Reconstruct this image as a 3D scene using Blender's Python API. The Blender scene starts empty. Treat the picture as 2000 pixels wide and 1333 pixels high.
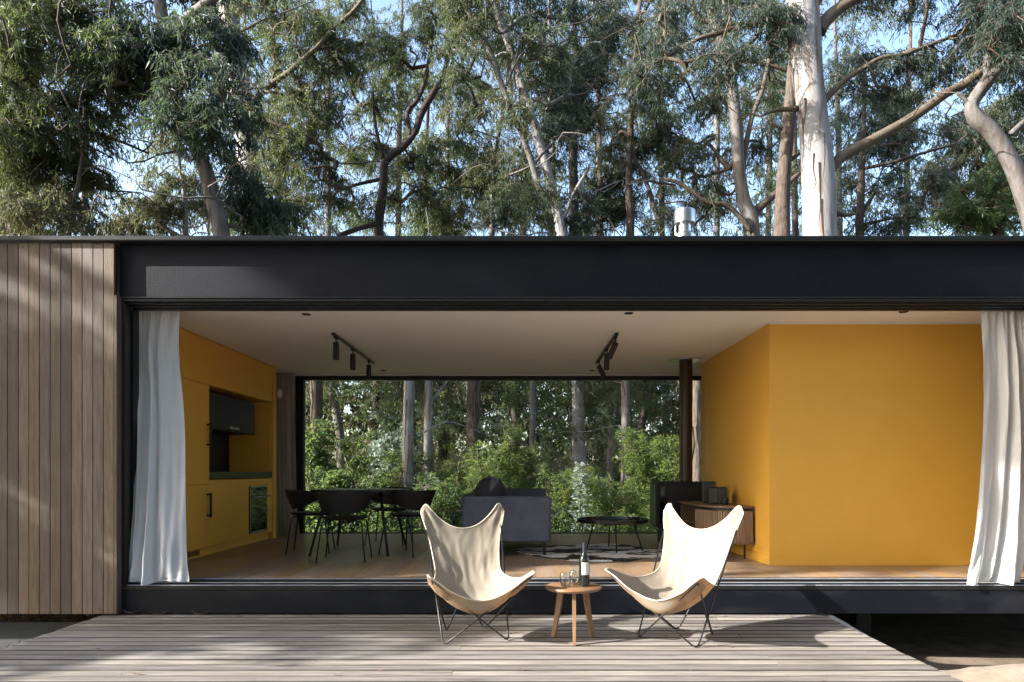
import bpy, math, random
import numpy as np
from mathutils import Vector, Matrix, noise as mnoise

# ------------------------------------------------------------------ camera, light
S = bpy.context.scene
COL = S.collection
random.seed(4)
F = 1360.0; CX = 1020.0; CY = 922.0; CH = 1.2      # photo pixels (2000 wide), eye height
cam_d = bpy.data.cameras.new('camera')
cam = bpy.data.objects.new('camera', cam_d); COL.objects.link(cam)
cam.location = (0, 0, CH); cam.rotation_euler = (math.radians(90), 0, 0)
cam_d.sensor_width = 36; cam_d.lens = F / 2000 * 36
cam_d.shift_x = -(CX - 1000) / 2000; cam_d.shift_y = (CY - 666.5) / 2000
cam_d.clip_start = 0.05; cam_d.clip_end = 2000
S.camera = cam

SUN = Vector((0.849, 0.252, -0.462)).normalized()   # the way the light travels
elev = math.asin(-SUN.z); azim = math.atan2(-SUN.x, -SUN.y)
w = bpy.data.worlds.new('World'); S.world = w; w.use_nodes = True
nt = w.node_tree; nt.nodes.clear()
sky = nt.nodes.new('ShaderNodeTexSky'); sky.sky_type = 'NISHITA'; sky.sun_disc = False
sky.sun_elevation = elev; sky.sun_rotation = azim
sky.air_density = 1.0; sky.dust_density = 2.2; sky.ozone_density = 1.0
bg = nt.nodes.new('ShaderNodeBackground'); bg.inputs[1].default_value = 0.15
out = nt.nodes.new('ShaderNodeOutputWorld')
nt.links.new(sky.outputs[0], bg.inputs[0]); nt.links.new(bg.outputs[0], out.inputs[0])
sd = bpy.data.lights.new('sun', 'SUN'); sd.energy = 4.3; sd.angle = math.radians(0.53); sd.color = (1.0, 0.96, 0.90)
so = bpy.data.objects.new('sun', sd); COL.objects.link(so)
so.rotation_euler = SUN.to_track_quat('-Z', 'Y').to_euler(); so.location = (-20, -6, 14)
S.view_settings.view_transform = 'Standard'; S.view_settings.look = 'None'
S.view_settings.exposure = 1.90; S.view_settings.gamma = 1.0; S.view_settings.use_curve_mapping = False
S.render.engine = 'CYCLES'
S.cycles.max_bounces = 10; S.cycles.diffuse_bounces = 5; S.cycles.glossy_bounces = 4
S.cycles.transmission_bounces = 8; S.cycles.transparent_max_bounces = 12
S.cycles.use_denoising = True; S.cycles.sample_clamp_indirect = 6

# ------------------------------------------------------------------ helpers
def X(px, d): return (px - CX) * d / F
def Z(py, d): return CH - (py - CY) * d / F
def P(px, py, d): return np.array((X(px, d), d, Z(py, d)))

def tag(o, label=None, cat=None, group=None, kind=None):
    if label: o['label'] = label
    if cat: o['category'] = cat
    if group: o['group'] = group
    if kind: o['kind'] = kind
    return o

def thing(name, label, cat, loc=(0, 0, 0), rz=0.0, group=None):
    o = bpy.data.objects.new(name, None); COL.objects.link(o)
    o.location = loc; o.rotation_euler = (0, 0, rz); o.empty_display_size = .1
    return tag(o, label, cat, group)

def obj(name, me, parent=None, loc=None, rot=None):
    o = bpy.data.objects.new(name, me); COL.objects.link(o)
    if parent: o.parent = parent
    if loc is not None: o.location = loc
    if rot is not None: o.rotation_euler = rot
    return o

def copy_tree(o, parent=None):
    c = o.copy(); COL.objects.link(c); c.parent = parent
    for ch in [x for x in bpy.data.objects if x.parent is o]:
        copy_tree(ch, c)
    return c

class MB:
    def __init__(s): s.v = []; s.f = []; s.sm = []; s.mi = []; s.sharp = False
    def add(s, V, Fc, smooth=False, mi=0):
        b = len(s.v); s.v += [tuple(map(float, p)) for p in V]
        for f in Fc:
            s.f.append(tuple(i + b for i in f)); s.sm.append(smooth); s.mi.append(mi)
        return s
    def box(s, x0, x1, y0, y1, z0, z1, mi=0):
        V = [(x0, y0, z0), (x1, y0, z0), (x1, y1, z0), (x0, y1, z0), (x0, y0, z1), (x1, y0, z1), (x1, y1, z1), (x0, y1, z1)]
        return s.add(V, [(0, 3, 2, 1), (4, 5, 6, 7), (0, 1, 5, 4), (1, 2, 6, 5), (2, 3, 7, 6), (3, 0, 4, 7)], mi=mi)
    def bbox(s, x0, x1, y0, y1, z0, z1, b=.004, mi=0):
        """box with chamfered edges"""
        cx, cy, cz = (x0 + x1) / 2, (y0 + y1) / 2, (z0 + z1) / 2
        hx, hy, hz = (x1 - x0) / 2, (y1 - y0) / 2, (z1 - z0) / 2
        b = min(b, hx * .9, hy * .9, hz * .9)
        V = []; idx = {}
        for sx in (-1, 1):
            for sy in (-1, 1):
                for sz in (-1, 1):
                    for k, (ax, ay, az) in enumerate(((hx, hy - b, hz - b), (hx - b, hy, hz - b), (hx - b, hy - b, hz))):
                        idx[(sx, sy, sz, k)] = len(V)
                        V.append((cx + sx * ax, cy + sy * ay, cz + sz * az))
        Fc = []
        for k, (a, c) in enumerate(((1, 2), (0, 2), (0, 1))):
            for sg in (-1, 1):
                q = []
                for u, v_ in ((-1, -1), (1, -1), (1, 1), (-1, 1)):
                    t = [0, 0, 0]; t[k] = sg; t[a] = u; t[c] = v_; q.append(idx[(t[0], t[1], t[2], k)])
                Fc.append(tuple(q))
        for ax in range(3):
            o1, o2 = [i for i in range(3) if i != ax]
            for u in (-1, 1):
                for v_ in (-1, 1):
                    q = []
                    for e, kk in ((-1, o1), (1, o1), (1, o2), (-1, o2)):
                        t = [0, 0, 0]; t[ax] = e; t[o1] = u; t[o2] = v_; q.append(idx[(t[0], t[1], t[2], kk)])
                    Fc.append(tuple(q))
        for sx in (-1, 1):
            for sy in (-1, 1):
                for sz in (-1, 1): Fc.append(tuple(idx[(sx, sy, sz, k)] for k in range(3)))
        return s.add(V, Fc, mi=mi)
    def tube(s, pts, r, n=8, caps=True, smooth=True, mi=0, closed=False):
        pts = [np.array(p, float) for p in pts]; m = len(pts)
        rr = r if hasattr(r, '__len__') else [r] * m
        V = []; up = None
        for i in range(m):
            t = pts[(i + 1) % m] - pts[i - 1] if closed else pts[min(i + 1, m - 1)] - pts[max(i - 1, 0)]
            t = t / (np.linalg.norm(t) + 1e-9)
            if up is None:
                a = np.array((0, 0, 1.)) if abs(t[2]) < .9 else np.array((1., 0, 0))
                up = a - t * a.dot(t)
            else: up = up - t * up.dot(t)
            up = up / (np.linalg.norm(up) + 1e-9); sd_ = np.cross(t, up)
            for k in range(n):
                a = 2 * math.pi * k / n
                V.append(pts[i] + rr[i] * (math.cos(a) * up + math.sin(a) * sd_))
        Fc = []
        for i in range(m if closed else m - 1):
            j = (i + 1) % m
            for k in range(n):
                k2 = (k + 1) % n; Fc.append((i * n + k, i * n + k2, j * n + k2, j * n + k))
        if caps and not closed:
            Fc.append(tuple(range(n - 1, -1, -1))); Fc.append(tuple(range((m - 1) * n, m * n)))
        return s.add(V, Fc, smooth, mi)
    def lathe(s, prof, c=(0, 0, 0), n=32, smooth=True, mi=0, sx=1, sy=1):
        V = []; s.sharp = True
        for r, z in prof:
            for k in range(n):
                a = 2 * math.pi * k / n; V.append((c[0] + sx * r * math.cos(a), c[1] + sy * r * math.sin(a), c[2] + z))
        Fc = []
        for i in range(len(prof) - 1):
            for k in range(n):
                k2 = (k + 1) % n; Fc.append((i * n + k, i * n + k2, (i + 1) * n + k2, (i + 1) * n + k))
        if prof[0][0] > 1e-5: Fc.append(tuple(range(n - 1, -1, -1)))
        if prof[-1][0] > 1e-5: Fc.append(tuple(range((len(prof) - 1) * n, len(prof) * n)))
        return s.add(V, Fc, smooth, mi)
    def grid(s, G, smooth=True, mi=0):
        h = len(G); w_ = len(G[0])
        V = [p for row in G for p in row]
        Fc = [(i * w_ + j, i * w_ + j + 1, (i + 1) * w_ + j + 1, (i + 1) * w_ + j) for i in range(h - 1) for j in range(w_ - 1)]
        return s.add(V, Fc, smooth, mi)
    def mesh(s, name, *mats):
        me = bpy.data.meshes.new(name); me.from_pydata(s.v, [], s.f)
        me.polygons.foreach_set('use_smooth', s.sm)
        for m in mats: me.materials.append(m)
        if any(s.mi): me.polygons.foreach_set('material_index', s.mi)
        me.update()
        if s.sharp: me.set_sharp_from_angle(angle=math.radians(42))
        return me
    def build(s, name, m, parent=None, loc=None, rot=None):
        ms = m if isinstance(m, (list, tuple)) else [m]
        return obj(name, s.mesh(name, *ms), parent, loc, rot)

def spline(pts, n=6):
    """Catmull-Rom through the points (any dimension)"""
    p = np.array(pts, float); m = len(p); o = []
    for i in range(m - 1):
        a = p[i - 1] if i else 2 * p[0] - p[1]; b = p[i]; c = p[i + 1]; d = p[i + 2] if i + 2 < m else 2 * p[-1] - p[-2]
        for k in range(n):
            t = k / n
            o.append(.5 * ((2 * b) + (c - a) * t + (2 * a - 5 * b + 4 * c - d) * t * t + (-a + 3 * b - 3 * c + d) * t ** 3))
    o.append(p[-1]); return np.array(o)

# ------------------------------------------------------------------ materials
def mat(name, col, rough=.6, metal=0., col2=None, nscale=4., stretch=(1, 1, 1), detail=5, fac=(.35, .65), bump=0., bscale=60., bstretch=None,
        objvar=0., objhue=0., spec=.5, trans=0., tcol=None, island=0., coord='Object', rough2=None, coat=0.):
    m = bpy.data.materials.new(name); m.use_nodes = True
    t = m.node_tree; N = t.nodes; L = t.links; b = N['Principled BSDF']; o = N['Material Output']
    b.inputs['Roughness'].default_value = rough; b.inputs['Metallic'].default_value = metal
    b.inputs['Specular IOR Level'].default_value = spec; b.inputs['Base Color'].default_value = (*col, 1)
    if coat: b.inputs['Coat Weight'].default_value = coat
    tc = N.new('ShaderNodeTexCoord'); vec = tc.outputs[coord]
    csock = None
    if objvar or objhue:
        oi = N.new('ShaderNodeObjectInfo')
        ad = N.new('ShaderNodeVectorMath'); ad.operation = 'MULTIPLY_ADD'
        L.new(oi.outputs['Random'], ad.inputs[0]); ad.inputs[1].default_value = (37, 53, 71); L.new(vec, ad.inputs[2]); vec = ad.outputs[0]
    if col2 is not None:
        mp = N.new('ShaderNodeMapping'); mp.inputs['Scale'].default_value = stretch; L.new(vec, mp.inputs[0])
        n1 = N.new('ShaderNodeTexNoise'); n1.inputs['Scale'].default_value = nscale; n1.inputs['Detail'].default_value = detail
        n1.inputs['Roughness'].default_value = .62; L.new(mp.outputs[0], n1.inputs[0])
        mr = N.new('ShaderNodeMapRange'); mr.inputs[1].default_value = fac[0]; mr.inputs[2].default_value = fac[1]; L.new(n1.outputs[0], mr.inputs[0])
        mx = N.new('ShaderNodeMix'); mx.data_type = 'RGBA'; mx.inputs[6].default_value = (*col, 1); mx.inputs[7].default_value = (*col2, 1)
        L.new(mr.outputs[0], mx.inputs[0]); csock = mx.outputs[2]
        if rough2 is not None:
            mr2 = N.new('ShaderNodeMapRange'); mr2.inputs[3].default_value = rough; mr2.inputs[4].default_value = rough2
            L.new(mr.outputs[0], mr2.inputs[0]); L.new(mr2.outputs[0], b.inputs['Roughness'])
    if objvar or objhue or island:
        hs = N.new('ShaderNodeHueSaturation')
        if csock: L.new(csock, hs.inputs['Color'])
        else: hs.inputs['Color'].default_value = (*col, 1)
        if island:
            g = N.new('ShaderNodeNewGeometry'); rnd = g.outputs['Random Per Island']
        else: rnd = oi.outputs['Random']
        amt = island or objvar
        mv = N.new('ShaderNodeMapRange'); mv.inputs[3].default_value = 1 - amt; mv.inputs[4].default_value = 1 + amt; L.new(rnd, mv.inputs[0]); L.new(mv.outputs[0], hs.inputs['Value'])
        if objhue:
            wn = N.new('ShaderNodeMath'); wn.operation = 'MULTIPLY'; L.new(rnd, wn.inputs[0]); wn.inputs[1].default_value = 17.3
            fr = N.new('ShaderNodeMath'); fr.operation = 'FRACT'; L.new(wn.outputs[0], fr.inputs[0])
            mh = N.new('ShaderNodeMapRange'); mh.inputs[3].default_value = .5 - objhue; mh.inputs[4].default_value = .5 + objhue; L.new(fr.outputs[0], mh.inputs[0]); L.new(mh.outputs[0], hs.inputs['Hue'])
            ms = N.new('ShaderNodeMapRange'); ms.inputs[3].default_value = .75; ms.inputs[4].default_value = 1.25; L.new(fr.outputs[0], ms.inputs[0]); L.new(ms.outputs[0], hs.inputs['Saturation'])
        csock = hs.outputs[0]
    if csock: L.new(csock, b.inputs['Base Color'])
    if bump:
        mp2 = N.new('ShaderNodeMapping'); mp2.inputs['Scale'].default_value = bstretch or stretch; L.new(vec, mp2.inputs[0])
        n2 = N.new('ShaderNodeTexNoise'); n2.inputs['Scale'].default_value = bscale; n2.inputs['Detail'].default_value = 4; L.new(mp2.outputs[0], n2.inputs[0])
        bp = N.new('ShaderNodeBump'); bp.inputs['Strength'].default_value = min(1, bump); bp.inputs['Distance'].default_value = .01
        L.new(n2.outputs[0], bp.inputs['Height']); L.new(bp.outputs[0], b.inputs['Normal'])
    if trans:
        tr = N.new('ShaderNodeBsdfTranslucent'); tr.inputs[0].default_value = (*(tcol or col), 1)
        mm = N.new('ShaderNodeMixShader'); mm.inputs[0].default_value = trans
        L.new(b.outputs[0], mm.inputs[1]); L.new(tr.outputs[0], mm.inputs[2]); L.new(mm.outputs[0], o.inputs[0])
    return m

def glass_mat(name, tint=(1, 1, 1), rough=0.0, base=.04):
    m = bpy.data.materials.new(name); m.use_nodes = True
    t = m.node_tree; N = t.nodes; L = t.links; N.remove(N['Principled BSDF'])
    tr = N.new('ShaderNodeBsdfTransparent'); tr.inputs[0].default_value = (*tint, 1)
    gl = N.new('ShaderNodeBsdfGlossy'); gl.inputs['Roughness'].default_value = rough
    fr = N.new('ShaderNodeLayerWeight'); fr.inputs[0].default_value = .5
    pw = N.new('ShaderNodeMath'); pw.operation = 'POWER'; pw.inputs[1].default_value = 4; L.new(fr.outputs['Facing'], pw.inputs[0])
    ad = N.new('ShaderNodeMath'); ad.operation = 'MULTIPLY_ADD'; ad.inputs[1].default_value = .8; ad.inputs[2].default_value = base; L.new(pw.outputs[0], ad.inputs[0])
    mx = N.new('ShaderNodeMixShader'); L.new(ad.outputs[0], mx.inputs[0]); L.new(tr.outputs[0], mx.inputs[1]); L.new(gl.outputs[0], mx.inputs[2])
    L.new(mx.outputs[0], N['Material Output'].inputs[0]); return m

M = {}
M['plank'] = mat('plank_wood', (.074, .048, .030), .62, col2=(.140, .106, .076), nscale=3, stretch=(14, 14, 1.2), fac=(.3, .7), bump=.25, bscale=9, bstretch=(30, 30, 1), objvar=.50, objhue=.016)
M['deck'] = mat('deck_wood', (.070, .060, .052), .6, col2=(.43, .392, .345), nscale=3.0, stretch=(.8, 20, 20), fac=(.26, .74), bump=.6, bscale=9, bstretch=(2.5, 60, 60), objvar=.36, objhue=.010)
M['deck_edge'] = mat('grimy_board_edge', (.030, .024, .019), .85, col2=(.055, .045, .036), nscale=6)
M['joist'] = mat('joist_wood', (.16, .11, .07), .8, col2=(.24, .18, .12), nscale=3, stretch=(1, 8, 8))
M['floor'] = mat('floor_board', (.25, .165, .105), .38, col2=(.37, .26, .175), nscale=3, stretch=(12, .8, 12), fac=(.3, .7), bump=.08, bscale=10, bstretch=(30, 1, 30), objvar=.14, objhue=.008)
M['steel'] = mat('black_paint', (.003, .0045, .010), .55, spec=.2, col2=(.008, .010, .017), nscale=2.2, fac=(.35, .75), bump=.25, bscale=140, rough2=.62)
M['beam'] = mat('dusty_black_paint', (.004, .0055, .010), .5, spec=.25, col2=(.024, .025, .030), nscale=1.6, stretch=(1, 1, 2.5), detail=9, fac=(.5, .82), bump=.15, bscale=110, rough2=.7)
M['frame'] = mat('black_aluminium', (.012, .012, .014), .35)
M['rail'] = mat('worn_metal_edge', (.62, .66, .72), .4, metal=.25, col2=(.42, .46, .52), nscale=6, stretch=(1, 1, 1))
M['ceil'] = mat('ceiling_paint', (.86, .835, .79), .85, bump=.04, bscale=90)
M['white'] = mat('white_wall', (.70, .69, .66), .8, bump=.04, bscale=90)
M['yellow'] = mat('yellow_paint', (.76, .42, .062), .50, col2=(.73, .40, .058), nscale=3, bump=.05, bscale=220)
M['cab'] = mat('yellow_cabinet', (.75, .41, .055), .55, bump=.03, bscale=240, col2=(.73, .395, .052), nscale=2)
M['black'] = mat('matt_black', (.010, .010, .011), .55)
M['blackmetal'] = mat('black_metal', (.014, .014, .016), .35, bump=.03, bscale=200)
M['satin'] = mat('dark_satin', (.018, .02, .022), .25)
M['counter'] = mat('counter_stone', (.016, .016, .018), .25)
M['hoodm'] = mat('hood_enamel', (.010, .013, .015), .4)
M['inox'] = mat('brushed_steel', (.62, .62, .63), .28, metal=1., col2=(.5, .5, .52), nscale=3, stretch=(1, 1, 40), bump=.05, bscale=30, bstretch=(1, 1, 30))
M['glassblack'] = mat('oven_glass', (.006, .006, .007), .04, spec=.8)
M['linen'] = mat('linen_cloth', (.66, .685, .72), .85, col2=(.72, .745, .78), nscale=30, stretch=(1, 1, 6), fac=(.3, .7), bump=.25, bscale=300, trans=.25, tcol=(.75, .73, .68))  # white cloth; blue of the open shade put into the base colour
M['linen2'] = mat('taupe_linen', (.46, .41, .37), .85, col2=(.50, .45, .41), nscale=30, stretch=(1, 1, 6), bump=.2, bscale=300, trans=.2)
M['canvas'] = mat('cream_canvas', (.335, .295, .23), .85, col2=(.385, .345, .275), nscale=14, detail=8, fac=(.3, .7), bump=.2, bscale=260, trans=.30, tcol=(.72, .52, .30))
M['canvas_warm_under'] = mat('warm_light_canvas', (.36, .25, .15), .85, col2=(.42, .30, .19), nscale=16, bump=.2, bscale=260, trans=.32, tcol=(.70, .42, .18))  # cream cloth; warm bounce and light through it put into the colour
M['hem'] = mat('cream_hem', (.62, .52, .40), .8, bump=.1, bscale=300)
M['rod'] = mat('chair_rod', (.012, .012, .013), .3, spec=.6)
M['teak'] = mat('oak_table', (.19, .095, .042), .42, col2=(.28, .155, .075), nscale=3, stretch=(2, 14, 2), fac=(.3, .7), bump=.08, bscale=12, bstretch=(2, 40, 2))
M['teakleg'] = mat('oak_leg', (.21, .115, .055), .45, col2=(.31, .185, .095), nscale=3, stretch=(14, 14, 1.5), fac=(.3, .7))
M['sofa'] = mat('velvet', (.085, .094, .132), .75, col2=(.13, .142, .19), nscale=5, detail=7, fac=(.4, .7), bump=.1, bscale=150)
M['sofa_dark'] = mat('dark_velvet', (.030, .031, .040), .8, bump=.1, bscale=150)
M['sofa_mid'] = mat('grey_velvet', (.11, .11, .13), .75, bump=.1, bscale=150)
M['walnut'] = mat('walnut', (.13, .075, .042), .45, col2=(.20, .125, .075), nscale=3, stretch=(10, 1.2, 10))
M['slat'] = mat('slat_wood', (.17, .11, .068), .5, col2=(.23, .155, .10), nscale=3, stretch=(14, 14, 1.5), objvar=.16)
M['galv'] = mat('galvanised', (.62, .63, .65), .32, metal=1.0, bump=.05, bscale=20, bstretch=(1, 1, 12))
M['flue'] = mat('flue_steel', (.05, .032, .024), .28, metal=.3)
M['win'] = glass_mat('window_glass', (.97, .98, .97), base=.012)
M['tumbler'] = glass_mat('tumbler_glass', (.93, .95, .96), base=.07)
M['wine'] = mat('bottle_glass', (.006, .010, .006), .05, spec=.8)
M['capsule'] = mat('bottle_capsule', (.02, .02, .03), .3)
M['paper'] = mat('label_paper', (.72, .71, .68), .7)
M['ink'] = mat('label_ink', (.25, .25, .27), .8)
M['water'] = glass_mat('drink', (.80, .80, .78), base=.06)
M['plastic'] = mat('white_plastic', (.72, .72, .70), .4)
M['grey'] = mat('speaker_grey', (.035, .042, .046), .6)
M['concrete'] = mat('concrete', (.62, .66, .72), .85, col2=(.50, .53, .57), nscale=6, bump=.3, bscale=40)
M['pipe'] = mat('grey_pipe', (.40, .41, .42), .5)
M['bark_gum'] = mat('smooth_gum_bark', (.25, .245, .245), .7, col2=(.15, .095, .06), nscale=2.4, stretch=(3.2, 3.2, .45), detail=10, fac=(.50, .66), bump=.6, bscale=7, bstretch=(3, 3, .7))
M['bark_pale'] = mat('pale_grey_bark', (.13, .122, .115), .75, col2=(.075, .052, .038), nscale=2.6, stretch=(4, 4, .5), detail=9, fac=(.45, .68), bump=.7, bscale=8, bstretch=(3, 3, .7))
M['bark_brown'] = mat('rough_brown_bark', (.13, .10, .078), .9, col2=(.058, .042, .032), nscale=9, stretch=(3, 3, .6), detail=9, fac=(.35, .65), bump=1., bscale=16, bstretch=(3, 3, .6))
M['bark_dark'] = mat('dark_bark', (.07, .05, .038), .9, col2=(.035, .025, .02), nscale=8, stretch=(3, 3, .6), detail=8, fac=(.35, .65), bump=1., bscale=16, bstretch=(3, 3, .6))
M['limb'] = mat('tan_limb_bark', (.085, .060, .038), .75, col2=(.13, .105, .07), nscale=4, stretch=(2, 2, 2), detail=8, fac=(.35, .65), bump=.5, bscale=20)
M['twig'] = mat('twig_bark', (.14, .10, .075), .85)
M['strip'] = mat('bark_strip', (.20, .14, .10), .85, trans=.1)
def leafm(n, c, tc, isl=.45, hue=.035, rough=.46, tr=.36, spec=.35): return mat(n, c, rough, island=isl, objhue=hue, trans=tr, tcol=tc, spec=spec)
M['leaf'] = leafm('gum_leaf', (.048, .066, .040), (.20, .26, .07), .55)
M['leaf_blue'] = leafm('blue_gum_leaf', (.038, .060, .050), (.12, .18, .08), .55)
M['leaf_yellow'] = leafm('sunny_gum_leaf', (.058, .068, .040), (.23, .26, .10), .45)
M['leaf_pine'] = leafm('pine_needle', (.022, .040, .026), (.04, .07, .02), .5, tr=.15, rough=.6)
M['leaf_bamboo'] = leafm('bamboo_leaf', (.070, .105, .036), (.36, .44, .10), .65, tr=.40)
M['leaf_shrub'] = leafm('shrub_leaf', (.050, .080, .036), (.26, .37, .10), .65, tr=.38)
M['leaf_silver'] = leafm('silver_leaf', (.24, .29, .26), (.34, .42, .28), .3)
M['leaf_far'] = leafm('far_leaf', (.045, .062, .042), (.16, .21, .09), .6)
M['litter'] = leafm('dry_leaf', (.22, .13, .08), (.2, .1, .05), .5, tr=.1)

def cowhide():
    m = mat('cowhide', (.86, .87, .90), .8, col2=(.014, .012, .012), nscale=3.0, stretch=(.8, 1.1, 1), detail=5, fac=(.50, .54), bump=.2, bscale=200)
    return m
M['cow'] = cowhide()
def ground_mat():
    m = mat('forest_ground', (.20, .15, .105), .95, col2=(.07, .05, .035), nscale=3.5, detail=10, fac=(.35, .7), bump=.8, bscale=14)
    return m
M['ground'] = ground_mat()
M['sand'] = mat('sand', (.30, .245, .185), .95, col2=(.22, .175, .13), nscale=7, detail=9, bump=.7, bscale=22)

# ------------------------------------------------------------------ ground and sand
GZ = -.45
def gz(x, y):
    z = GZ + .05 * math.sin(x * .9 + 1) * math.cos(y * .7) + .02 * math.sin(x * 3.1) * math.sin(y * 2.7)
    if y > 12: z += .012 * (y - 12) * (1 if y < 40 else 0) + (.34 if y >= 40 else 0)
    return z
xs = sorted(set([-300, -150, -80, -50, -35] + [x * .6 for x in range(-42, 43)] + [35, 50, 80, 150, 300]))
ys = sorted(set([-300, -120, -60, -30, -15] + [y * .6 for y in range(-14, 60)] + [40, 50, 70, 110, 300]))
tag(MB().grid([[(x, y, gz(x, y)) for x in xs] for y in ys]).build('ground', M['ground']), kind='structure')
# sand bank right of the deck
G = []
for j in range(40):
    row = []
    for i in range(60):
        x = 2.35 + i * .09; y = 1.5 + j * .105
        h = .17 * math.exp(-((x - 4.1) / 1.3) ** 2 - ((y - 5.0) / .35) ** 2) + .03 * math.sin(x * 7 + y * 3) * math.sin(y * 9) * .4
        e = min(1, (y - 1.5) / .3, (5.5 - y) / .25, (x - 2.35) / .2, (7.6 - x) / .4)
        row.append((x, y, gz(x, y) - .05 + (.13 + h + random.uniform(-.006, .006)) * max(0, e)))
    G.append(row)
tag(MB().grid(G).build('sand', M['sand']), kind='structure')

# ------------------------------------------------------------------ the house
FZ = .273; CZ = 2.673; FY = 5.87; PY = 5.80
house = thing('house', 'long low flat-roofed house with black fascia, vertical timber planks and wide open glazed room', 'house', (0, 0, 0))
pl = MB().bbox(-.0428, .0428, -.011, .011, 0, 3.092, .003).mesh('plank', M['plank'])
for i in range(30):
    o = obj('plank', pl, house, (-3.40 - .0443 - i * .0887, PY + .011 + random.uniform(-.0015, .0015), .015))
    if i % 2: o.rotation_euler = (0, 0, math.pi)
MB().box(-7, -3.402, PY + .026, PY + .05, .02, 3.10).build('backing_wall', M['black'], house)
MB().bbox(-3.40, -3.378, PY + .0, FY + .10, .015, 2.672, .002).build('corner_trim', M['plank'], house)
# right-hand solid wing, outside the frame
for i in range(24):
    o = obj('plank', pl, house, (6.2 + i * .0887, PY + .011, .015))
# roof
MB().bbox(-7.1, 8.6, PY - .030, 11.0, 3.1145, 3.157, .004).build('roof_slab', M['blackmetal'], house)
MB().box(-7.1, 8.6, PY - .034, PY - .0305, 3.123, 3.153).build('roof_edge', M['hoodm'], house)
MB().bbox(-3.398, 6.15, FY, FY + .10, 2.675, 3.113, .003).build('fascia', M['steel'], house)
MB().bbox(-3.398, 6.15, FY - .012, FY + .001, 2.662, 2.674, .002).build('drip_edge', M['blackmetal'], house)
# head track of the sliding doors
h = MB()
h.box(-3.376, 6.15, FY + .005, FY + .05, 2.640, 2.661); h.box(-3.376, 6.15, FY + .055, FY + .10, 2.625, 2.672)
h.box(-3.376, 6.15, FY + .105, FY + .15, 2.612, 2.672); h.box(-3.376, 6.15, FY + .155, FY + .20, 2.600, 2.69)
h.build('head_track', M['frame'], house)
MB().box(-7, 8.5, FY + .22, 10.9, CZ, CZ + .03).build('ceiling', M['ceil'], house)
MB().box(-3.376, 6.15, FY + .2005, FY + .2195, 2.64, CZ + .03).build('ceiling_edge', M['frame'], house)
# left jamb
h = MB()
h.box(-3.377, -3.345, FY + .00, FY + .06, .215, 2.62); h.box(-3.377, -3.362, FY + .061, FY + .12, .215, 2.62); h.box(-3.377, -3.345, FY + .121, FY + .21, .22, 2.60)
h.build('door_jamb', M['frame'], house)
h = MB(); h.box(4.33, 4.40, FY + .02, FY + .06, .235, 2.63); h.box(4.345, 4.42, FY + .075, FY + .12, .235, 2.61); h.box(4.40, 6.15, FY + .16, FY + .19, .25, 2.6)
dj = h.build('sliding_door_stile', M['frame'], house)
MB().tube([(4.33, FY - .0, 1.22), (4.305, FY - .03, 1.24), (4.305, FY - .03, 1.46), (4.33, FY - .0, 1.48)], .012).build('door_pull', M['black'], dj)
# sill beam and tracks
MB().bbox(-3.398, 6.15, FY, FY + .12, .004, .208, .003).build('sill_beam', M['beam'], house)
h = MB(); h.box(-3.376, 6.15, FY - .006, FY + .28, .209, .228)
for y0, y1, z1 in ((FY + .005, FY + .05, .238), (FY + .10, FY + .135, .246), (FY + .19, FY + .28, .266)): h.box(-3.37, 6.15, y0, y1, .2285, z1)
h.build('sill_track', M['frame'], house)
for yy, zz in ((FY + .020, .2385), (FY + .112, .2465), (FY + .196, .2665)):
    MB().box(-3.36, 6.15, yy, yy + .006, zz, zz + .005).build('track_rail', M['rail'], house)
# floor boards, running away from the door
for i in range(52):
    x0 = -4.2 + i * .18
    y = FY + .285
    first = True
    while y < 10.45:
        ln = random.uniform(1.3, 2.2) if not first else random.uniform(.6, 2.0)
        first = False
        y1 = min(10.46, y + ln)
        if 10.46 - y1 < .3: y1 = 10.46
        MB().box(-.089, .089, 0, y1 - y - .002, 0, .018).build('floor_board', M['floor'], house, (x0 + .09, y, FZ - .018 + random.uniform(-.0004, .0004)))
        y = y1
MB().box(-7, 8.5, FY + .122, 10.9, .02, FZ - .022).build('floor_slab', M['black'], house)
# walls
MB().box(-4.25, -4.15, FY + .22, 10.6, FZ, CZ).build('side_wall', M['white'], house)
MB().box(6.2, 6.3, FY + .05, 10.6, FZ, CZ).build('side_wall', M['white'], house)
BY = 10.5
MB().box(-4.15, -3.425, BY, BY + .12, FZ, CZ).build('back_wall', M['white'], house)
MB().box(-4.15, 6.2, BY, BY + .12, 2.648, CZ - .001).build('window_header', M['white'], house)
MB().box(3.4, 6.2, BY, BY + .12, FZ, 2.647).build('back_wall', M['white'], house)
MB().box(-7, -4.26, 10.6, 10.9, .02, 3.11).build('outer_wall', M['black'], house)
h = MB()
h.box(-3.424, 3.399, BY + .00, BY + .09, 2.585, 2.647); h.box(-3.424, 3.399, BY, BY + .09, FZ - .01, FZ + .012)
h.box(-3.424, -3.30, BY, BY + .09, FZ + .0125, 2.5845); h.box(3.33, 3.399, BY, BY + .09, FZ + .0125, 2.5845)
wf = h.build('window_frame', M['frame'], house)
MB().box(-3.30, 3.33, BY + .04, BY + .048, FZ + .0125, 2.5845).build('window_pane', M['win'], wf)
MB().box(-7.1, 8.6, 10.62, 10.9, .0, .25).build('back_beam', M['blackmetal'], house)
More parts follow.
